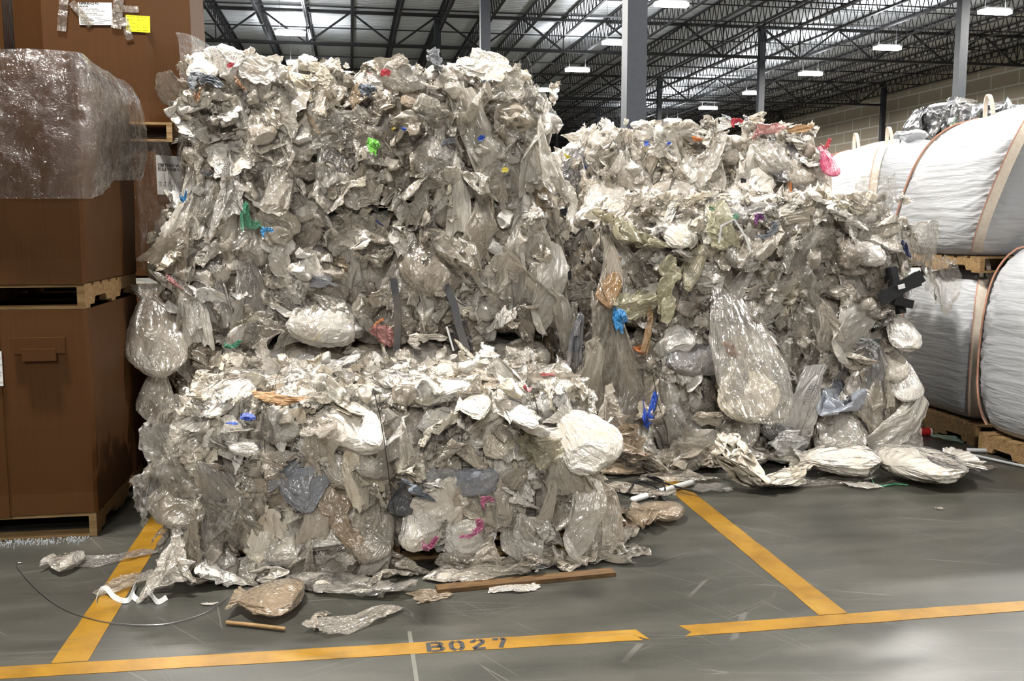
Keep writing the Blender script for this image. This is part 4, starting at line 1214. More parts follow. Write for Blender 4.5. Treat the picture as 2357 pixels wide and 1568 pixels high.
mb = MB().box(0.205, 0.222, 1.0, 3.9, 0, 0.0015); struct(mb.build('trim_1', plain('pale_joint_filler', (0.13, 0.125, 0.10), 0.6)), 'pale filled joint crossing the concrete floor', 'joint')

# ------------------------------------------------------------------ pallets and boxes
def pallet(label, x0, x1, y0, y1, z0, h=0.135, group='wooden pallets', name='pallet', nb=7):
    cx, cy_ = (x0 + x1) / 2, (y0 + y1) / 2
    root = empty(name, (cx, cy_, z0)); tag(root, label, 'pallet', group)
    a, b, c, d = x0 - cx, x1 - cx, y0 - cy_, y1 - cy_
    def bd(nm, *q): MB().box(*q).build(nm, MAT['wood'], root)
    for k in range(3):
        yy = c + 0.0 + (d - c - 0.10) * k / 2
        bd('bottom_board', a, b, yy, yy + 0.10, 0, 0.016)
    for k in range(3):                                     # notched stringers run along Y
        xx = a + (b - a - 0.04) * k / 2
        mb = MB()
        L = d - c
        prof = [(0, .016), (.15, .016), (.17, .055), (.35, .055), (.37, .016), (.63, .016), (.65, .055), (.83, .055), (.85, .016), (1, .016), (1, h - .018), (0, h - .018)]
        V = [(xx, c + p * L, z) for p, z in prof] + [(xx + 0.04, c + p * L, z) for p, z in prof]; n = len(prof)
        mb.add(V, [tuple(range(n))[::-1], tuple(range(n, 2 * n))] + [(i, (i + 1) % n, (i + 1) % n + n, i + n) for i in range(n)])
        mb.build('stringer', MAT['wood'], root)
    for k in range(nb):
        wd = (d - c) / nb * 0.8; yy = c + (d - c - wd) * k / (nb - 1)
        bd('deck_board', a, b, yy, yy + wd, h - 0.018, h)
    return root
def gaylord(label, x0, x1, y0, y1, z0, z1, cham=0.0, name='gaylord_box', seam=0.2, flap=True):
    """bulk cardboard box: wall panels with creased corners, a glued side seam, hand slot"""
    cx, cy_ = (x0 + x1) / 2, (y0 + y1) / 2; root = empty(name, (cx, cy_, z0)); tag(root, label, 'box', 'bulk cardboard boxes')
    a, b, c, d = x0 - cx, x1 - cx, y0 - cy_, y1 - cy_; H = z1 - z0
    def octo(ins):
        q = max(cham, 0.018) ; A, B, C_, D = a + ins, b - ins, c + ins, d - ins
        return [(A + q, C_), (B - q, C_), (B, C_ + q), (B, D - q), (B - q, D), (A + q, D), (A, D - q), (A, C_ + q)]
    V, F = [], []; O, I = octo(0), octo(0.014); nz = 9; R = random.Random(int(z0 * 100 + x0 * 31))
    for k in range(nz + 1):
        z = H * k / nz; bulge = 0.022 * math.sin(math.pi * k / nz) + (0.012 if k == 0 else 0)
        for x, y in O: V.append((x * (1 + bulge), y * (1 + bulge), z + (R.uniform(-.006, .01) if k in (0,) else 0)))
    for k in range(nz):
        for i in range(8): F.append((k * 8 + i, k * 8 + (i + 1) % 8, k * 8 + 8 + (i + 1) % 8, k * 8 + 8 + i))
    nb = len(V)
    for x, y in I: V.append((x, y, H))
    for x, y in I: V.append((x, y, H - 0.25))
    for i in range(8):
        F.append((nz * 8 + i, nz * 8 + (i + 1) % 8, nb + (i + 1) % 8, nb + i)); F.append((nb + i, nb + (i + 1) % 8, nb + 8 + (i + 1) % 8, nb + 8 + i))
    F.append(tuple(nb + 8 + i for i in range(8))); F.append(tuple(range(8))[::-1])
    put('wall', mesh('wall', V, F, [MAT['card']]), root)
    if seam is not None:
        xs = a + (b - a) * seam
        V = []; F = []
        for k in range(nz + 1):
            z = H * k / nz; bl = 1 + 0.022 * math.sin(math.pi * k / nz) + (0.012 if k == 0 else 0)
            for x, e in ((a + 0.03, .014), (xs, .014), (xs, 0.0)): V.append((x * bl, c * bl - e, z + 0.004))
        for k in range(nz):
            for i in range(2): F.append((k * 3 + i, k * 3 + i + 1, k * 3 + 4 + i, k * 3 + 3 + i))
        put('glue_flap', mesh('glue_flap', V, F, [MAT['card']]), root)
    return root
def text_mesh(s, size, m, name, parent, M, bold=0.0):
    cu = bpy.data.curves.new(name, 'FONT'); cu.body = s; cu.size = size; cu.offset = bold; cu.resolution_u = 2; cu.space_line = 0.95
    o = bpy.data.objects.new(name, cu); COL.objects.link(o); dg = bpy.context.evaluated_depsgraph_get()
    me = bpy.data.meshes.new_from_object(o.evaluated_get(dg)); bpy.data.objects.remove(o)
    me.materials.clear(); me.materials.append(m); me.name = name
    return put(name, me, parent, M)
def front_card(parent, ctr, name, x0, x1, z0, z1, y, m, rot=0.0, label=None, lines=(), rule=()):
    """a paper sheet stuck on a face looking at the camera, its print as sub-parts"""
    mb = MB().box(0, x1 - x0, 0, 0.002, 0, z1 - z0)
    M = Matrix.Translation((x0 - ctr[0], y - ctr[1], z0 - ctr[2])) @ Matrix.Rotation(rot, 4, 'Y')
    p = mb.build(name, m, parent, M)
    if label: p['label'] = label
    for (tx, tz, sz, body, bold) in lines:
        text_mesh(body, sz, MAT['ink'], 'print', p, Matrix.Translation((tx, -0.001, tz)) @ Matrix.Rotation(math.pi / 2, 4, 'X'), bold)
    for (a, b, z) in rule:
        MB().box(a, b, -0.0012, 0, z, z + 0.0012).build('rule', MAT['ink'], p)
    return p

XR = -1.42
pallet('wooden pallet on the floor under the nearest cardboard box', -2.62, XR, 5.46, 6.66, 0.0)
b1 = gaylord('brown bulk box at floor level in the near left stack, with a white paper sheet', -2.64, XR + .01, 5.44, 6.68, 0.135, 1.265, seam=0.64)
pallet('wooden pallet sandwiched between the two near brown boxes', -2.62, XR, 5.46, 6.72, 1.267)
b2 = gaylord('upper brown bulk box of the near left stack, covered by a clear plastic liner', -2.64, XR + .01, 5.44, 6.68, 1.404, 2.60, seam=0.64)
ctr1 = tuple(b1.location)
front_card(b1, ctr1, 'document_sheet', -2.1, -1.838, 0.865, 1.05, 5.405, MAT['paper'], 0.0, 'white paper sheet', lines=[(0.165, 0.088, 0.018, '-GRIND', 0.0006), (0.19, 0.052, 0.013, 'd, densified)\nmake this\nve.', 0.0002)], rule=[(0.0, 0.26, 0.15), (0.0, 0.26, 0.115), (0.0, 0.26, 0.074), (0.0, 0.26, 0.02)])
# torn hand-hole flap of the lower box
mb = MB().box(-1.785 - ctr1[0], -1.52 - ctr1[0], -0.655, -0.640, 0.90, 0.985); mb.build('flap', MAT['card'], b1)
MB().box(-1.735 - ctr1[0], -1.565 - ctr1[0], -0.668, -0.655, 0.86, 0.925).build('torn_flap', MAT['card'], b1)

pallet('wooden pallet on the floor under the rear left box stack', -2.5, -1.22, 7.3, 8.5, 0.0)
gaylord('bottom bulk box of the rear left stack, mostly hidden', -2.5, -1.17, 7.28, 8.5, 0.135, 1.22, 0.2, seam=None)
pallet('wooden pallet under the labelled middle box of the rear left stack', -2.5, -1.22, 7.3, 8.5, 1.222)
bm_ = gaylord('middle bulk box of the rear left stack with a certified label', -2.5, -1.17, 7.28, 8.5, 1.359, 2.31, 0.2, seam=None)
pallet('wooden pallet high in the rear left stack, its end showing beside the liner', -2.5, -1.24, 7.25, 8.5, 2.312)
b3 = gaylord('topmost bulk box of the rear left stack with white and yellow papers', -2.33, -1.14, 7.28, 8.5, 2.449, 3.75, 0.26, seam=None)
c3 = tuple(b3.location)
gaylord('dark bulk box at the far left behind the labelled stack', -3.7, -2.42, 7.5, 8.7, 2.449, 3.75, 0.0, seam=None)
gaylord('plain bulk box at the far left, below the dark one', -3.7, -2.55, 7.5, 8.7, 0.0, 2.445, 0.0, seam=None)
def on_b3(px, py): return at_y(px, py, 7.258)
P = on_b3(183, 57); Q = on_b3(258, 8)
front_card(b3, c3, 'shipping_label', P[0], Q[0], P[2], Q[2], 7.258, MAT['paper'], math.radians(-1.5), 'white shipping sheet',
           lines=[(0.008, 0.138, 0.019, 'REFERENCE PO', 0.0007), (0.008, 0.118, 0.017, '90-5149', 0.0007), (0.008, 0.104, 0.010, 'Vendor Code and Description', 0.0002), (0.008, 0.089, 0.0125, 'STAGE POST CON MWP FEED', 0.0), (0.008, 0.076, 0.010, 'Material Description Sample', 0.0002), (0.008, 0.062, 0.0125, 'PP MIXED COLOR REGRIND', 0.0), (0.008, 0.048, 0.0115, 'Order Date\nNet Pallet weight\nGross Pallet weight\nLot Number\nPallet Number', 0.0003), (0.165, 0.027, 0.0115, 'Tare No. 70', 0.0002)],
           rule=[(0.1, 0.15, 0.046), (0.12, 0.17, 0.035), (0.13, 0.17, 0.024), (0.09, 0.16, 0.013)])
P = on_b3(290, 72); Q = on_b3(344, 36)
front_card(b3, c3, 'yellow_card', P[0], Q[0], P[2], Q[2], 7.258, MAT['neon'], math.radians(1.5), 'fluorescent yellow card with handwriting',
           lines=[(0.006, 0.1, 0.013, 'No. 5/16      No. 4-4-16', 0.0), (0.006, 0.077, 0.013, 'Size  30        Wt.  HC', 0.0), (0.006, 0.054, 0.013, 'No.  7 imp', 0.0), (0.006, 0.03, 0.013, 'Name Thur. ALL     5-26', 0.0), (0.006, 0.008, 0.013, 'Gross         Notes  UPMC', 0.0)])
R_ = random.Random(5)
for (px0, py0, px1, py1, wd) in ((150, -25, 142, 72, .06), (165, 5, 210, 60, .05), (275, -25, 268, 66, .07), (285, 40, 300, 92, .05), (262, 20, 320, 22, .045)):
    A = on_b3(px0, py0); B_ = on_b3(px1, py1); n = 8; pts = []
    for i in range(n + 1):
        q = A + (B_ - A) * i / n; pts.append((q[0] - c3[0], 7.255 - c3[1] - abs(R_.gauss(0, .004)), q[2] - c3[2]))
    d = (B_ - A); sd = (d[2], 0, -d[0])
    MB().ribbon(pts, wd, sd, 0.0006).build('packing_tape', MAT['tapeclear'], b3)
# label of the middle box, on its chamfered corner
cm = tuple(bm_.location)
lb = MB().box(-0.13, 0.13, -0.002, 0.0, -0.14, 0.14).build('white_label', MAT['paper'], bm_, Matrix.Translation((-1.27 - cm[0], 7.36 - cm[1], 2.08 - cm[2])) @ Matrix.Rotation(math.radians(45), 4, 'Z'))
text_mesh('CERTIFIED WRT\nRULE 12438 N 20', 0.030, MAT['ink'], 'print', lb, Matrix.Translation((-0.12, -0.003, 0.06)) @ Matrix.Rotation(math.pi / 2, 4, 'X'), 0.001)
text_mesh('net  14  270\nUS  LR  2  20', 0.022, MAT['ink'], 'print', lb, Matrix.Translation((-0.12, -0.003, -0.06)) @ Matrix.Rotation(math.pi / 2, 4, 'X'), 0.0)

# clear liners folded down over the box tops
def liner(name, label, path, ztop, drop, seed, nv=46, out=0.02, puff=0.05, mat='liner'):
    """path = points of the rim in plan; drop(s) = length of film hanging at s"""
    path = np.array(path); d = np.r_[0, np.cumsum(np.linalg.norm(np.diff(path, axis=0), axis=1))]; nu = 130
    s = np.linspace(0, d[-1], nu); X = np.interp(s, d, path[:, 0]); Y = np.interp(s, d, path[:, 1])
    tx = np.gradient(X); ty = np.gradient(Y); l = np.hypot(tx, ty); nx, ny = ty / l, -tx / l
    V = []
    for i in range(nu):
        for j in range(nv):
            t = j / (nv - 1)
            L = drop(s[i] / d[-1]) * t
            o_ = out + puff * math.sin(math.pi * min(1, t * 1.02)) ** 0.8
            V.append((X[i] + nx[i] * o_, Y[i] + ny[i] * o_, ztop - L + 0.012))
    V = np.array(V); S_ = np.repeat(s, nv); T_ = np.tile(np.linspace(0, 1, nv), nu)
    q = np.stack([S_ * 5 + 0.4 * T_, T_ * 2.2, S_ * 0], 1)
    h = 0.024 * ridge(q, seed) + 0.014 * ridge(q * np.array([2.4, 3.0, 1]), seed + 1) + 0.007 * ridge(q * np.array([6, 8, 1]), seed + 2)
    NX = np.repeat(nx, nv); NY = np.repeat(ny, nv); k = np.clip(T_ * 6, 0.15, 1)
    V[:, 0] += NX * h * k; V[:, 1] += NY * h * k; V[:, 2] += 0.03 * noise(np.stack([S_ * 4, S_ * 0, S_ * 0], 1), seed + 5) * (1 - T_)
    i, j = np.meshgrid(np.arange(nu - 1), np.arange(nv - 1), indexing='ij'); i = i.ravel(); j = j.ravel()
    F = np.stack([i * nv + j, i * nv + j + 1, (i + 1) * nv + j + 1, (i + 1) * nv + j], 1)
    return tag(put(name, mesh(name, V, F, [MAT[mat]], True)), label, 'liner')
front_len = 1.2
def drop1(s):
    f = s * 2.55
    if f < 1.24: return 0.76
    return 0.76 - 0.12 * min(1, (f - 1.24) / 0.55) ** 1.4 - 0.05 * max(0, (f - 1.7)) 
liner('box_liner', 'clear plastic liner folded down over the top of the near upper brown box', [(-2.64, 5.44), (-1.47, 5.44), (-1.43, 5.46), (-1.41, 5.50), (-1.41, 6.72)], 2.60, drop1, 61)
liner('liner_tail', 'long loose end of clear liner hanging at the far side of the near upper box', [(-1.46, 6.74), (-1.37, 6.72), (-1.27, 6.80), (-1.22, 6.95)], 2.28, lambda s: 0.82 + 0.18 * s, 63, out=0.0, puff=0.02)
liner('liner_tail', 'clear film hanging down the right edge of the topmost rear box', [(-1.20, 7.30), (-1.12, 7.36), (-1.04, 7.55), (-1.02, 7.8)], 3.06, lambda s: 0.42, 64, out=0.0, puff=0.02)

# ------------------------------------------------------------------ white bulk bags
def bulk_bag(label, x0, x1, y0, y1, z0, z1, lean=(0, 0), seed=0, top='tied', straps=True, bulge=0.10, tops=0.60):
    cx, cy_ = (x0 + x1) / 2, (y0 + y1) / 2; root = empty('bulk_bag', (cx, cy_, z0)); tag(root, label, 'bag', 'white woven bulk bags')
    hx, hy, H = (x1 - x0) / 2, (y1 - y0) / 2, z1 - z0
    nt_, nz = 160, 110
    th = np.linspace(0, 2 * math.pi, nt_, endpoint=False); T = np.linspace(0, 1, nz)
    TH, TT = np.meshgrid(th, T, indexing='ij'); TH = TH.ravel(); TT = TT.ravel()
    e = 0.30
    sg = lambda v: np.sign(v) * np.abs(v) ** e
    def pf(t):
        q = (max(0.0, 1 - abs(2 * t - 1) ** 4)) ** 0.5
        return (0.80 + 0.20 * q) if t < 0.5 else (tops + (1 - tops) * q)
    prof = np.interp(TT, np.linspace(0, 1, 201), [pf(v) for v in np.linspace(0, 1, 201)])
    cxs, sxs = sg(np.cos(TH)), sg(np.sin(TH))
    corner = np.minimum(np.abs(cxs), np.abs(sxs)) ** 3
    b_ = 1 + bulge * np.sin(math.pi * np.clip(TT, 0, 1)) * (1 - 0.75 * corner)
    X = cxs * hx * prof * b_; Y = sxs * hy * prof * b_; Z = TT * H
    w1 = noise(np.stack([np.cos(TH) * 3, np.sin(TH) * 3, TT * 3], 1), seed)
    w2 = ridge(np.stack([np.cos(TH) * 1.6 + seed, np.sin(TH) * 1.6, TT * H * 15 + 1.6 * w1], 1), seed + 1)
    w3 = ridge(np.stack([np.cos(TH) * 2.6 + seed, np.sin(TH) * 2.6, TT * H * 30 + 2 * w1], 1), seed + 2)
    near = np.exp(-((np.mod(TH, math.pi / 2) - math.pi / 4) / 0.30) ** 2)
    amp = (0.010 + 0.012 * near) * np.sin(math.pi * np.clip(TT, 0.02, 0.98)) ** 0.5
    h = 0.02 * w1 + amp * w2 + amp * 0.6 * w3
    # vertical side seam in the middle of each face
    seam_ = np.exp(-((np.mod(TH + math.pi / 4, math.pi / 2) - math.pi / 4) / 0.02) ** 2)
    h = h - 0.012 * seam_
    R = np.hypot(X, Y) + 1e-6; X += X / R * h; Y += Y / R * h
    def leanxy(x, y, z): return x + lean[0] * (z / H) ** 1.2, y + lean[1] * (z / H) ** 1.2
    X, Y = leanxy(X, Y, Z)
    V = list(zip(X, Y, Z)); F = []
    for i in range(nt_):
        for j in range(nz - 1):
            a = i * nz + j; b = ((i + 1) % nt_) * nz + j; F.append((a, b, b + 1, a + 1))
    nb = len(V)
    rings = 9                                             # top: cloth drawn to the middle in radial folds
    for q in range(1, rings + 1):
        k = 1 - q / rings
        for i in range(nt_):
            x, y = cxs[i * nz] * hx * tops * k, sxs[i * nz] * hy * tops * k
            z = H + 0.07 * math.sin(math.pi / 2 * (1 - k)) + 0.02 * math.sin(i * 0.9 + seed) * k * (1 - k) * 4 + 0.012 * math.sin(i * 2.3) * k
            x, y = leanxy(x, y, H); V.append((x, y, z))
    for q in range(rings):
        for i in range(nt_):
            i2 = (i + 1) % nt_
            a = (i * nz + nz - 1, i2 * nz + nz - 1) if q == 0 else (nb + (q - 1) * nt_ + i, nb + (q - 1) * nt_ + i2)
            F.append((a[0], a[1], nb + q * nt_ + i2, nb + q * nt_ + i))
    F.append(tuple(i * nz for i in range(nt_))[::-1])
    put('fabric_body', mesh('fabric_body', V, F, [MAT['fabric']], True), root)
    if top == 'tied':
        o = put('tied_spout', mesh('tied_spout', LIB['wad'][seed % 14][0], LIB['wad'][seed % 14][1], [MAT['fabric']], True), root, xf((lean[0] + 0.05, lean[1], H + 0.10), (0, 0, 1), 1.0, 0.55, 0.45, 0.34))
    if straps:
        for sx, sy in ((-1, -1), (1, -1), (-1, 1), (1, 1)):
            pts = []; sides = []
            for k in range(29):
                t = 0.03 + 0.97 * k / 28
                pr = pf(t); bb = 1 + bulge * math.sin(math.pi * t) * 0.46
                cc = 0.7071 ** e
                x, y = sx * hx * pr * bb * cc * 1.012, sy * hy * pr * bb * cc * 1.012; x, y = leanxy(x, y, t * H); pts.append((x + sx * .026, y + sy * .026, t * H))
            MB().ribbon(pts, 0.075, (-sy * sx, 1, 0), 0.004).build('lift_strap', MAT['strap'], root)
            edge = [(p[0] + 0.026 * sx, p[1] - 0.026 * sy, p[2]) for p in pts]
            MB().ribbon(edge, 0.007, (-sy * sx, 1, 0), 0.006).build('edge_stitching', MAT['piping'], root)
            if H > 0.8:
                x0_, y0_, _ = pts[-1]; lp = []
                for k in range(15):
                    a = k / 14 * math.pi
                    lp.append((x0_ - sx * 0.05 + sx * 0.02 * math.sin(a), y0_ - sy * 0.10 * (1 - math.cos(a)) / 2 - sy * 0.0, H - 0.02 + 0.20 * math.sin(a)))
                MB().ribbon(lp, 0.035, (1, 0, 0), 0.004).build('lift_loop', MAT['strap'], root)
    return root
pallet('wooden pallet under the nearest white bulk bag, at the right edge', 4.72, 5.85, 5.45, 6.5, 0.0, 0.15)
bulk_bag('nearest white bulk bag, cut by the right edge of the picture', 4.70, 5.80, 5.42, 6.56, 0.17, 1.60, (0.05, -0.05), 3)
pallet('wooden pallet under the lower white bulk bag behind the nearest one', 4.78, 5.85, 6.62, 7.7, 0.0, 0.17)
bulk_bag('lower white bulk bag standing left of the nearest one, pallet on top', 4.76, 5.85, 6.66, 7.68, 0.19, 1.30, (0.02, 0), 5, top=None, tops=0.9)
pallet('wooden pallet between the lower and the upper white bulk bag', 4.72, 5.85, 6.6, 7.7, 1.36, 0.125)
bulk_bag('big leaning upper white bulk bag with a pale loop standing up', 4.62, 5.85, 6.55, 7.75, 1.49, 2.56, (0.06, -0.50), 8, top=None)
pallet('wooden pallet under the rear white bulk bag', 5.3, 6.5, 9.0, 10.2, 0.0, 0.15)
bulk_bag('white bulk bag underneath the rear one, hidden behind the bales', 5.3, 6.5, 9.0, 10.2, 0.15, 1.36, (0, 0), 9, top=None, straps=False)
bulk_bag('rear white bulk bag with a bunched top, right of the red plastic', 5.15, 6.45, 9.0, 10.3, 1.38, 2.56, (0.08, 0.0), 10)

# ------------------------------------------------------------------ loose pieces on the floor
def loose(name, label, cat, px, py, wpx, hpx, kind, mat, idx=0, rot=0.0, flat=0.5, group=None, lift=0.0, stand=0.0):
    """px,py = where it sits; the piece lies on the floor"""
    P = at_z(px, py, 0.0); k = depth(P) / FPX; w_ = wpx * k
    v_, f_, uv = LIB[kind][idx % len(LIB[kind])]
    n = (0, -stand, 1) if stand else (0, 0, 1)
    M = xf((0, 0, 0), n, math.radians(rot), w_, hpx * k * (2.0 if not stand else 1.3), w_ * flat)
    me = mesh(name, v_, f_, [MAT[mat]], True, uv); o = put(name, me)
    A = np_mat(M); zmin = (v_ @ A[:3, :3].T)[:, 2].min()
    M[0][3], M[1][3], M[2][3] = P[0], P[1], -zmin + 0.002 + lift
    o.matrix_basis = M
    return tag(o, label, cat, group)
def floor_wire(name, label, pix, r, mat, cat, closed=False, z=0.004):
    pts = [at_z(px, py, 0.0) for px, py in pix]; pts = [(p[0], p[1], z + r) for p in pts]
    q = []
    P_ = [Vector(p) for p in pts]
    for i in range(len(P_) - 1):                       # Catmull-Rom
        p0, p1, p2, p3 = P_[max(i - 1, 0)], P_[i], P_[i + 1], P_[min(i + 2, len(P_) - 1)]
        for t in np.linspace(0, 1, 8, endpoint=False):
            q.append(0.5 * ((2 * p1) + (-p0 + p2) * t + (2 * p0 - 5 * p1 + 4 * p2 - p3) * t * t + (-p0 + 3 * p1 - 3 * p2 + p3) * t ** 3))
    q.append(P_[-1])
    return tag(MB().tube(q, r, 6).build(name, MAT[mat], None, None, True), label, cat)
loose('film_scrap', 'brown crumpled film sheet on the floor in front of the low bale', 'film', 615, 1400, 205, 78, 'bag', 'tan', 0, 80, 0.42)
loose('film_scrap', 'large clear film heap lying right of the brown crumpled sheet', 'film', 800, 1362, 280, 110, 'crumple', 'clear', 4, 20, 0.5)
loose('film_scrap', 'milky film crumple behind the large clear film heap', 'film', 740, 1335, 150, 70, 'crumple', 'milky', 1, 40, 0.6)
loose('film_scrap', 'pale film crumple between the clear heap and the wooden plank', 'film', 905, 1345, 150, 60, 'crumple', 'cloudy', 6, 10, 0.5)
loose('film_scrap', 'white film crumple against the low bale above the left end of the plank', 'film', 1040, 1325, 120, 60, 'crumple', 'milky', 5, 70, 0.55)
loose('film_scrap', 'clear film crumple behind the torn white sheet', 'film', 1185, 1315, 150, 60, 'crumple', 'cloudy', 2, 100, 0.5)
loose('film_scrap', 'brownish clear film behind the right half of the plank', 'film', 1310, 1300, 130, 60, 'crumple', 'beige', 8, 30, 0.5)
loose('film_scrap', 'milky film crumple right of the standing white film at the left foot', 'film', 610, 1345, 130, 70, 'crumple', 'milky', 7, 0, 0.6)
loose('film_scrap', 'long pale film strip trailing towards the tape line in front', 'film', 820, 1435, 250, 52, 'sheet', 'cloudy', 5, 22, 0.3)
loose('film_scrap', 'small tan film twist beside the trailing film strip', 'film', 738, 1432, 82, 46, 'crumple', 'beige', 6, 30, 0.5)
loose('film_scrap', 'thin translucent tan film hanging off the low bale corner at bottom centre', 'film', 985, 1375, 95, 55, 'sheet', 'tan', 9, 60, 0.5)
loose('film_scrap', 'flat clear-brown film sheet on the plank under the low bale', 'film', 1120, 1330, 210, 45, 'sheet', 'cloudy', 12, 10, 0.3)
loose('paper_scrap', 'torn white paper-like sheet on the floor over the wooden plank', 'scrap', 1182, 1356, 125, 34, 'sheet', 'white', 7, 0, 0.22)
loose('film_scrap', 'small white film scrap just behind the wooden plank', 'film', 1252, 1308, 70, 25, 'sheet', 'white', 2, 15, 0.3)
loose('film_scrap', 'shiny clear film heap at the right end of the wooden plank', 'film', 1408, 1282, 190, 70, 'crumple', 'cloudy', 5, 0, 0.5)
loose('film_scrap', 'clear film tuft between the plank and the heap', 'film', 1290, 1295, 110, 50, 'sheet', 'clear', 8, 40, 0.5)
loose('film_scrap', 'beige film knot on the floor, furthest right of the low bale', 'film', 1512, 1195, 95, 62, 'bag', 'tan', 3, 60, 0.7)
loose('film_scrap', 'brownish film wad at the right foot of the low bale', 'film', 1452, 1210, 120, 80, 'crumple', 'tan', 8, 0, 0.8)
loose('film_scrap', 'dirty film wad on the floor beside the black strap loops', 'film', 1470, 1140, 150, 65, 'crumple', 'cloudy', 4, 0, 0.6)
loose('film_scrap', 'thin pale film spread in the gap between the two bale stacks', 'film', 1560, 1105, 190, 40, 'sheet', 'cloudy', 10, 0, 0.35)
loose('film_scrap', 'small clear film wad lying alone at the far left of the floor', 'film', 146, 1308, 112, 40, 'bag', 'milky', 5, 75, 0.42)
loose('film_scrap', 'thin clear film sheet across the left yellow line', 'film', 255, 1290, 215, 42, 'sheet', 'clear', 5, 12, 0.2)
loose('film_scrap', 'grey translucent film over the left yellow line by the white straps', 'film', 300, 1345, 175, 45, 'sheet', 'cloudy', 1, 35, 0.3)
loose('film_scrap', 'white crumpled film standing at the left foot of the low bale', 'film', 500, 1352, 130, 95, 'crumple', 'white', 3, 20, 0.6, None, 0, 1.4)
loose('film_scrap', 'bunched clear film drooping on the floor left of the low bale', 'film', 385, 1372, 135, 130, 'drape', 'cloudy', 3, 5, 0.7, None, 0, 1.6)
loose('film_scrap', 'small white flake of film beside the wire loop', 'film', 483, 1392, 40, 10, 'sheet', 'white', 3, 10, 0.15)
loose('film_scrap', 'pale crumb of film alone on the right floor', 'film', 2165, 1172, 24, 7, 'sheet', 'beige', 6, 0, 0.3)
loose('film_scrap', 'bag of white fluffy film with loose threads on the floor, left of the three', 'film', 1765, 1120, 285, 95, 'crumple', 'cream', 2, -8, 0.6)
loose('film_bag', 'rounded white film bundle on the floor, middle of the three', 'bag', 1920, 1092, 185, 100, 'bag', 'white', 4, 80, 0.62)
loose('film_bag', 'big pale film bag on the floor at the right, end of the row', 'bag', 2130, 1100, 265, 105, 'bag', 'white', 2, -85, 0.42)
loose('film_bag', 'small white bag with a blue mark behind the thread-covered film', 'bag', 1800, 1068, 120, 60, 'bag', 'white', 1, 80, 0.55)
loose('film_scrap', 'clear film skirt spread around the middle white bundle', 'film', 1890, 1112, 330, 40, 'sheet', 'clear', 13, 5, 0.16)
loose('film_scrap', 'tiny white film bits beside the green ribbon', 'film', 1985, 1122, 95, 30, 'sheet', 'milky', 14, 0, 0.4)
loose('film_scrap', 'clear tail of film right of the big pale bag', 'film', 2258, 1080, 70, 30, 'sheet', 'clear', 6, 30, 0.5)
loose('film_scrap', 'grey film heap on the floor under the white bulk bags', 'film', 2185, 965, 190, 48, 'crumple', 'cloudy', 3, 0, 0.4)
loose('film_scrap', 'brown film scrap beside the red can behind the right bale', 'film', 2105, 990, 90, 36, 'crumple', 'tan', 6, 0, 0.5)
loose('film_scrap', 'long greenish clear film trailing across the back floor at right', 'film', 2235, 1015, 180, 26, 'sheet', 'aqua', 5, -14, 0.2)
loose('film_scrap', 'clear shiny film by the foot of the right stack, under the bulk bags', 'film', 2085, 945, 90, 45, 'sheet', 'clear', 3, 0, 0.7)
loose('film_scrap', 'dirty clear film mound in the gap at the foot of the right stack', 'film', 1500, 1085, 150, 80, 'crumple', 'cloudy', 2, 20, 0.7)
loose('film_scrap', 'beige film mound left of the white thread-covered film', 'film', 1590, 1085, 150, 70, 'crumple', 'beige', 7, 50, 0.6)
loose('film_scrap', 'tan film crumple right behind the big white bag of the low bale', 'film', 1440, 1085, 110, 80, 'crumple', 'tan', 5, 80, 0.8)
loose('film_scrap', 'clear pointed film sheet at the start of the middle yellow line', 'film', 1640, 1130, 100, 30, 'sheet', 'clear', 0, 0, 0.4)
loose('film_scrap', 'pale film crumple between the clear mound and the low bale', 'film', 1420, 1235, 90, 60, 'crumple', 'cloudy', 8, 10, 0.6)
loose('film_scrap', 'grey clear film heap under the white bag with a blue mark', 'film', 1700, 1065, 150, 70, 'bag', 'milky', 7, 70, 0.5)
mb = MB(); R = random.Random(9)
for k in range(350):
    x = R.uniform(-2.2, -1.46); y = 5.40 + R.gauss(0, 0.035); mb.box(x, x + .006, y, y + .006, 0, R.uniform(.004, .012))
tag(mb.build('plastic_granules', MAT['pipe']), 'white plastic granules spilled along the front of the nearest pallet', 'granules', None, 'stuff')
floor_wire('wire_loop', 'thin bright wire lying in a wide loop on the left floor', [(525, 1378), (470, 1415), (380, 1440), (280, 1440), (200, 1425), (130, 1395), (75, 1350), (38, 1305), (50, 1298)], 0.0022, 'steelwire', 'wire')
floor_wire('black_strap', 'black plastic strap curled on the floor between the bale stacks', [(1445, 1148), (1470, 1120), (1510, 1135), (1530, 1165), (1525, 1120), (1490, 1110), (1545, 1130), (1600, 1145), (1612, 1148)], 0.007, 'black', 'strap', z=0.03)
floor_wire('pale_tube', 'long pale cardboard tube on the floor at the start of the middle yellow line', [(1455, 1160), (1520, 1140), (1595, 1118)], 0.02, 'foam', 'tube', z=0.004)
floor_wire('metal_pipe', 'grey pipe on the floor at the right, in front of the bulk bags', [(2225, 1043), (2300, 1045), (2420, 1048)], 0.018, 'pipe', 'pipe')
floor_wire('metal_pipe', 'thinner pipe on the floor just below the grey pipe', [(2230, 1050), (2300, 1066), (2420, 1092)], 0.011, 'pipe', 'pipe')
floor_wire('green_ribbon', 'thin green ribbon on the floor between the white bundle and the big pale bag', [(2003, 1090), (2010, 1115), (2030, 1122), (2060, 1118), (2090, 1120)], 0.006, 'green', 'ribbon')
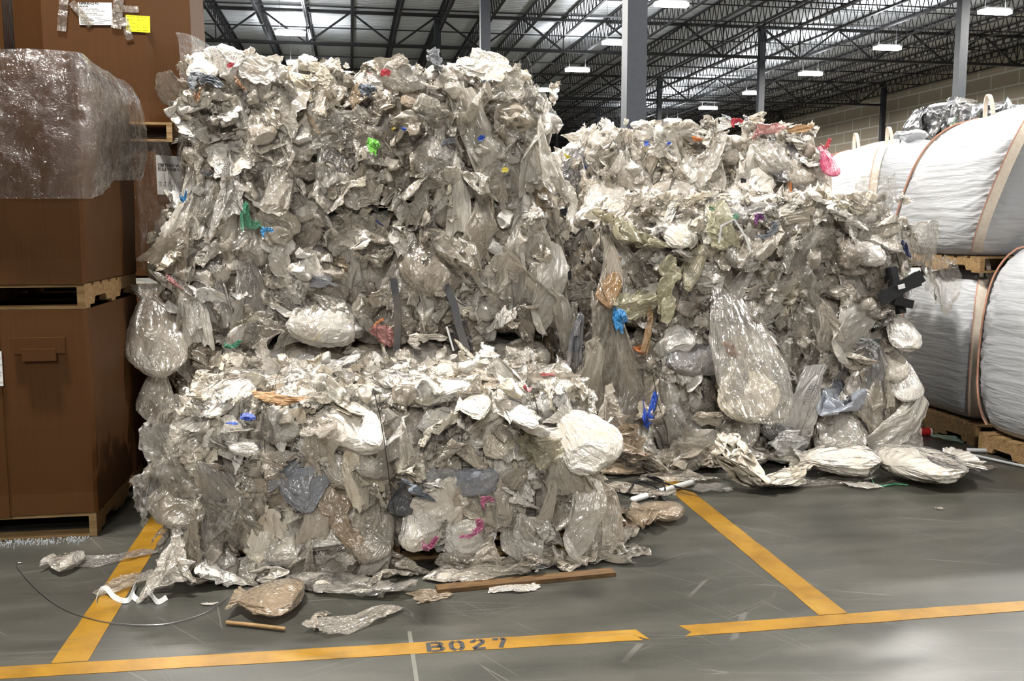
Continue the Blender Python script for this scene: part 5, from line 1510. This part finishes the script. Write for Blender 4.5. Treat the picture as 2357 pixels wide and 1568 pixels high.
floor_wire('wood_stick', 'thin splintered wooden stick on the floor in front of the brown film', [(521, 1440), (590, 1447), (656, 1455)], 0.009, 'wood', 'stick')
# white straps tangled over the left yellow line
def catmull(P_, n=8):
    P_ = [Vector(p) for p in P_]; q = []
    for i in range(len(P_) - 1):
        p0, p1, p2, p3 = P_[max(i - 1, 0)], P_[i], P_[i + 1], P_[min(i + 2, len(P_) - 1)]
        for t in np.linspace(0, 1, n, endpoint=False):
            q.append(0.5 * ((2 * p1) + (-p0 + p2) * t + (2 * p0 - 5 * p1 + 4 * p2 - p3) * t * t + (-p0 + 3 * p1 - 3 * p2 + p3) * t ** 3))
    return q + [P_[-1]]
pts = []
for k, (px, py) in enumerate([(222, 1390), (226, 1376), (244, 1370), (262, 1380), (285, 1390), (300, 1384), (312, 1366), (316, 1354), (306, 1376), (322, 1388), (340, 1376), (362, 1392), (384, 1382)]):
    q = at_z(px, py, 0); pts.append((q[0], q[1], 0.014 + 0.02 * (k % 4 == 2)))
pts = catmull(pts); mb = MB()
mb.ribbon(pts, 0.024, [(0.25 * math.sin(i * 0.11), 0.35, 0.75 + 0.3 * math.sin(i * 0.17)) for i in range(len(pts))], 0.0008)
tag(mb.build('plastic_strap', MAT['foam']), 'tangled white plastic strap on the left yellow line', 'strap')
A = at_z(1005, 1362, 0); B_ = at_z(1412, 1322, 0)
tag(MB().bar((A[0], A[1], 0.012), (B_[0], B_[1], 0.011), 0.07, 0.02).build('wood_plank', MAT['darkwood']), 'long wooden plank at the front foot of the low bale', 'plank')
A = at_z(1000, 1345, 0)
pallet('wooden pallet under the low bale, mostly covered by film', -0.75, 1.15, 4.78, 6.1, 0.0, 0.10)
# a drinks can behind the right bale
P = at_z(2126, 1003, 0)
r_ = empty('drink_can', (P[0], P[1], 0)); tag(r_, 'red and white drinks can lying on the floor behind the right stack', 'can')
MB().tube([(-0.06, 0, 0.033), (0.045, 0, 0.033)], 0.033, 14).build('can_body', MAT['redcan'], r_); MB().tube([(0.045, 0, 0.033), (0.06, 0, 0.033)], 0.03, 14).build('can_end', MAT['foam'], r_)
#@@END
